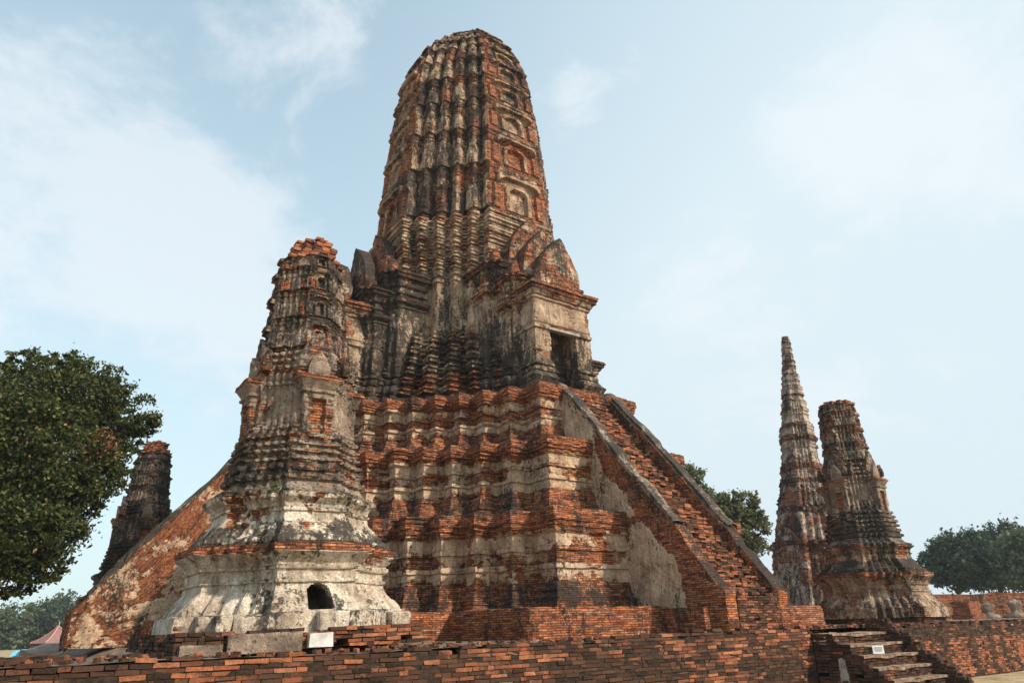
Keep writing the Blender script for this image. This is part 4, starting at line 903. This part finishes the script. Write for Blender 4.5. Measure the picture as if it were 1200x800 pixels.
tree('slender_tree', (*at(805, 720, 60)[:2], -1.6), [(at(800, 562, 60), (1.6, 1.6, 1.3)), (at(812, 578, 60), (1.6, 1.6, 1.2)), (at(792, 585, 60), (2.0, 2.0, 1.5)), (at(822, 600, 60), (1.8, 1.8, 1.4)), (at(790, 550, 60), (.7, .7, .6))], 'sparse olive tree whose top shows just above the sloping stair wall', M_LEAF2, 12000, .15, .2, g_, shell=.2, cl=.32)
g_ = 'distant trees at the right edge'
tree('distant_tree', (*at(1125, 722, 92)[:2], -1.6), [(at(1112, 655, 92), (2.6, 2.6, 2.3)), (at(1130, 640, 92), (2.8, 2.8, 1.8)), (at(1100, 668, 92), (2.2, 2.2, 1.5)), (at(1135, 665, 92), (3.4, 3.4, 2.4))], 'lower left of the distant round trees above the far red brick wall', M_LEAF3, 16000, .2, .3, g_, shell=.3, cl=.33)
tree('distant_tree', (*at(1168, 722, 96)[:2], -1.6), [(at(1165, 640, 96), (3.2, 3.2, 2.1)), (at(1182, 632, 96), (2.8, 2.8, 1.8)), (at(1160, 660, 96), (4.2, 4.2, 2.7)), (at(1190, 655, 96), (3.6, 3.6, 2.6))], 'tallest of the distant round trees above the two stone torsos', M_LEAF3, 22000, .2, .35, g_, shell=.3, cl=.33)
tree('distant_tree', (*at(1225, 722, 90)[:2], -1.6), [(at(1212, 655, 90), (3.5, 3.5, 3)), (at(1205, 668, 88), (2.5, 2.5, 2.))], 'distant tree cut by the right edge of the photo', M_LEAF4, 12000, .2, .3, g_, shell=.3, cl=.33)
g_ = 'hazy trees beyond the pavilion'
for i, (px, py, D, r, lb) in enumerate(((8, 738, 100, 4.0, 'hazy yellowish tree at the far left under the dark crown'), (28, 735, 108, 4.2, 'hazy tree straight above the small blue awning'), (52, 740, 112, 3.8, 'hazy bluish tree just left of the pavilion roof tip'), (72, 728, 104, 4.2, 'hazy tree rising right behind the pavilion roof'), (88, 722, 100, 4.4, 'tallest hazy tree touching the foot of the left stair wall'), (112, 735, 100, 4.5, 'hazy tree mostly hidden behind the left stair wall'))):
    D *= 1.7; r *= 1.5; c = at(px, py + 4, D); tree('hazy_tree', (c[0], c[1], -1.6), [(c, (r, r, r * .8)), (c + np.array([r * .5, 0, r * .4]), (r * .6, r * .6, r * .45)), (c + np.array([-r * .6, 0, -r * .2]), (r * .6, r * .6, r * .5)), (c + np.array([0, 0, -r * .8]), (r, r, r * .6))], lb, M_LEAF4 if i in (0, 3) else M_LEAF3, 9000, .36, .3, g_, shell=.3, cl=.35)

# ------------------------------------------------------------------ pavilion and awning at far left
M_ROOF = plain('pink_tiles', [(.3, (.20, .105, .10)), (.7, (.31, .17, .16))], 2.5, bump=.4); M_RIDGE = plain('ridge_tiles', [(.3, (.42, .20, .17)), (.7, (.55, .29, .25))], 3)
M_TIMB = plain('dark_timber', [(.3, (.06, .055, .05)), (.7, (.14, .125, .115))], 5); M_BLUE = plain('blue_canvas', [(.3, (.12, .42, .55)), (.7, (.20, .55, .68))], 2)
pc = at(62, 765, 80); pv = thing('pavilion', (pc[0], pc[1], -1.6), 'small pavilion with a pink tiled pyramid roof at the far left', 'pavilion', rotz=.35)
def roof(z0, z1, w0, w1, nm, finial=False):
    a = Acc(); n = 9
    for q in range(4):
        rot = q * math.pi / 2; c_, s_ = math.cos(rot), math.sin(rot)
        f = np.linspace(0, 1, n)[:, None]; u_ = np.linspace(-1, 1, n)[None]; wd = w0 + (w1 - w0) * f; z = z0 + (z1 - z0) * f - .25 * np.sin(f * math.pi)
        P = np.stack(np.broadcast_arrays(wd * u_, -wd + 0 * u_, z), -1); x, y = P[..., 0].copy(), P[..., 1].copy(); P = np.stack([c_ * x - s_ * y, s_ * x + c_ * y, P[..., 2]], -1)
        a.grid(P, P[..., :2]); P2 = P[::-1].copy(); P2[..., 2] -= .08; a.grid(P2, P2[..., :2])
    o = a.build(nm, M_ROOF, pv)
    for q in range(4):
        b = Acc()
        rot = q * math.pi / 2 + math.pi / 4; ca, sa = math.cos(rot), math.sin(rot); f = np.linspace(0, 1, n); wd = (w0 + (w1 - w0) * f) * 1.414; z = z0 + (z1 - z0) * f - .25 * np.sin(f * math.pi) + .05
        c = np.stack([ca * wd, sa * wd, z], -1); rr = .09; th = np.linspace(0, 6.2832, 7); P = c[:, None] + np.stack([-sa * np.cos(th), ca * np.cos(th), np.sin(th)], -1)[None] * rr; b.grid(P, P[..., :2])
        b.build('roof_ridge', M_RIDGE, o)
    return o
roof(2.0, 3.95, 2.3, .06, 'upper_roof'); roof(1.15, 1.75, 2.75, 2.0, 'lower_roof')
a = Acc(); a.boxes([(0, 0, 4.2)], (.05, .05, .4), (1, 0, 0), (0, 1, 0)); a.build('roof_finial', M_RIDGE, pv)
a = Acc(); a.boxes([(0, 0, 1.85)], (1.95, 1.95, .22), (1, 0, 0), (0, 1, 0)); a.build('upper_wall', M_TIMB, pv)
for x in (-2.3, -.8, .8, 2.3):
    for y in (-2.3, 2.3): a = Acc(); a.boxes([(x, y, .6)], (.10, .10, .6), (1, 0, 0), (0, 1, 0)); a.build('post', M_TIMB, pv)
a = Acc(); a.boxes([(0, .2, .55)], (1.9, 1.7, .55), (1, 0, 0), (0, 1, 0)); a.build('inner_wall', M_TIMB, pv)
c = at(24, 765, 60); pv.scale = (.64, .64, .70)
aw = thing('awning', (c[0], c[1], -1.6), 'small bright blue canvas awning left of the pavilion', 'awning')
a = Acc(); f = np.linspace(0, 1, 9)[:, None]; u_ = np.linspace(-1, 1, 9)[None]; P = np.stack(np.broadcast_arrays(u_ * 1.0 + .4 * f, f * 1.4, 1.0 + .95 * np.sin(f * 1.5) - .2 * u_ ** 2), -1); a.grid(P, P[..., :2]); a.build('canvas', M_BLUE, aw); aw.scale = (.62, .62, .60)
for x in (-.9, .9): a = Acc(); a.boxes([(x, 0, .4)], (.03, .03, .45), (1, 0, 0), (0, 1, 0)); a.build('pole', M_TIMB, aw)

# ------------------------------------------------------------------ loose bricks at the terrace edge
# brick crumbs and grit on the terrace
n = 1500; a = Acc(); xs = RNG.uniform(-18, 30, n); ys = -14.5 + RNG.random(n) ** 1.6 * 2.4
a.boxes(np.stack([xs, ys, -.115 + .10 * sstep(-3, 2, xs) + RNG.uniform(0, .02, n)], 1), RNG.uniform(.012, .055, (n, 3)), (1, 0, 0), (0, 1, 0), .012, None, 1.2); tag(a.build('rubble', M_BRS), kind='stuff')
# a weed
t = thing('weed', (-12.35, -13.25, 2.72), 'small green weed growing on the pale ledge of the nearest tower', 'plant'); a = Acc(); leaves(a, RNG.normal(size=(60, 3)) * .05 + np.array([0, 0, .04]), .045); tag(a.build('foliage', M_LEAF2, t), kind='stuff')
lb = ['loose bricks heaped at the left end of the terrace edge, below the tree']
t = thing('brick_heap', (-16.0, -13.9, -.15), lb[0], 'rubble'); a = Acc(); n = 70
a.boxes(np.stack([RNG.uniform(-.8, .6, n), RNG.uniform(-.3, .6, n), RNG.uniform(0, .12, n)], 1), (.13, .07, .03), (1, 0, 0), (0, 1, 0), .01, None, .8); a.build('bricks', M_BRD, t)
for o in SC.objects:
    if o.type == 'MESH' and o.parent is None and 'kind' not in o: print('top-level mesh', o.name)
print('verts', sum(len(o.data.vertices) for o in SC.objects if o.type == 'MESH'))
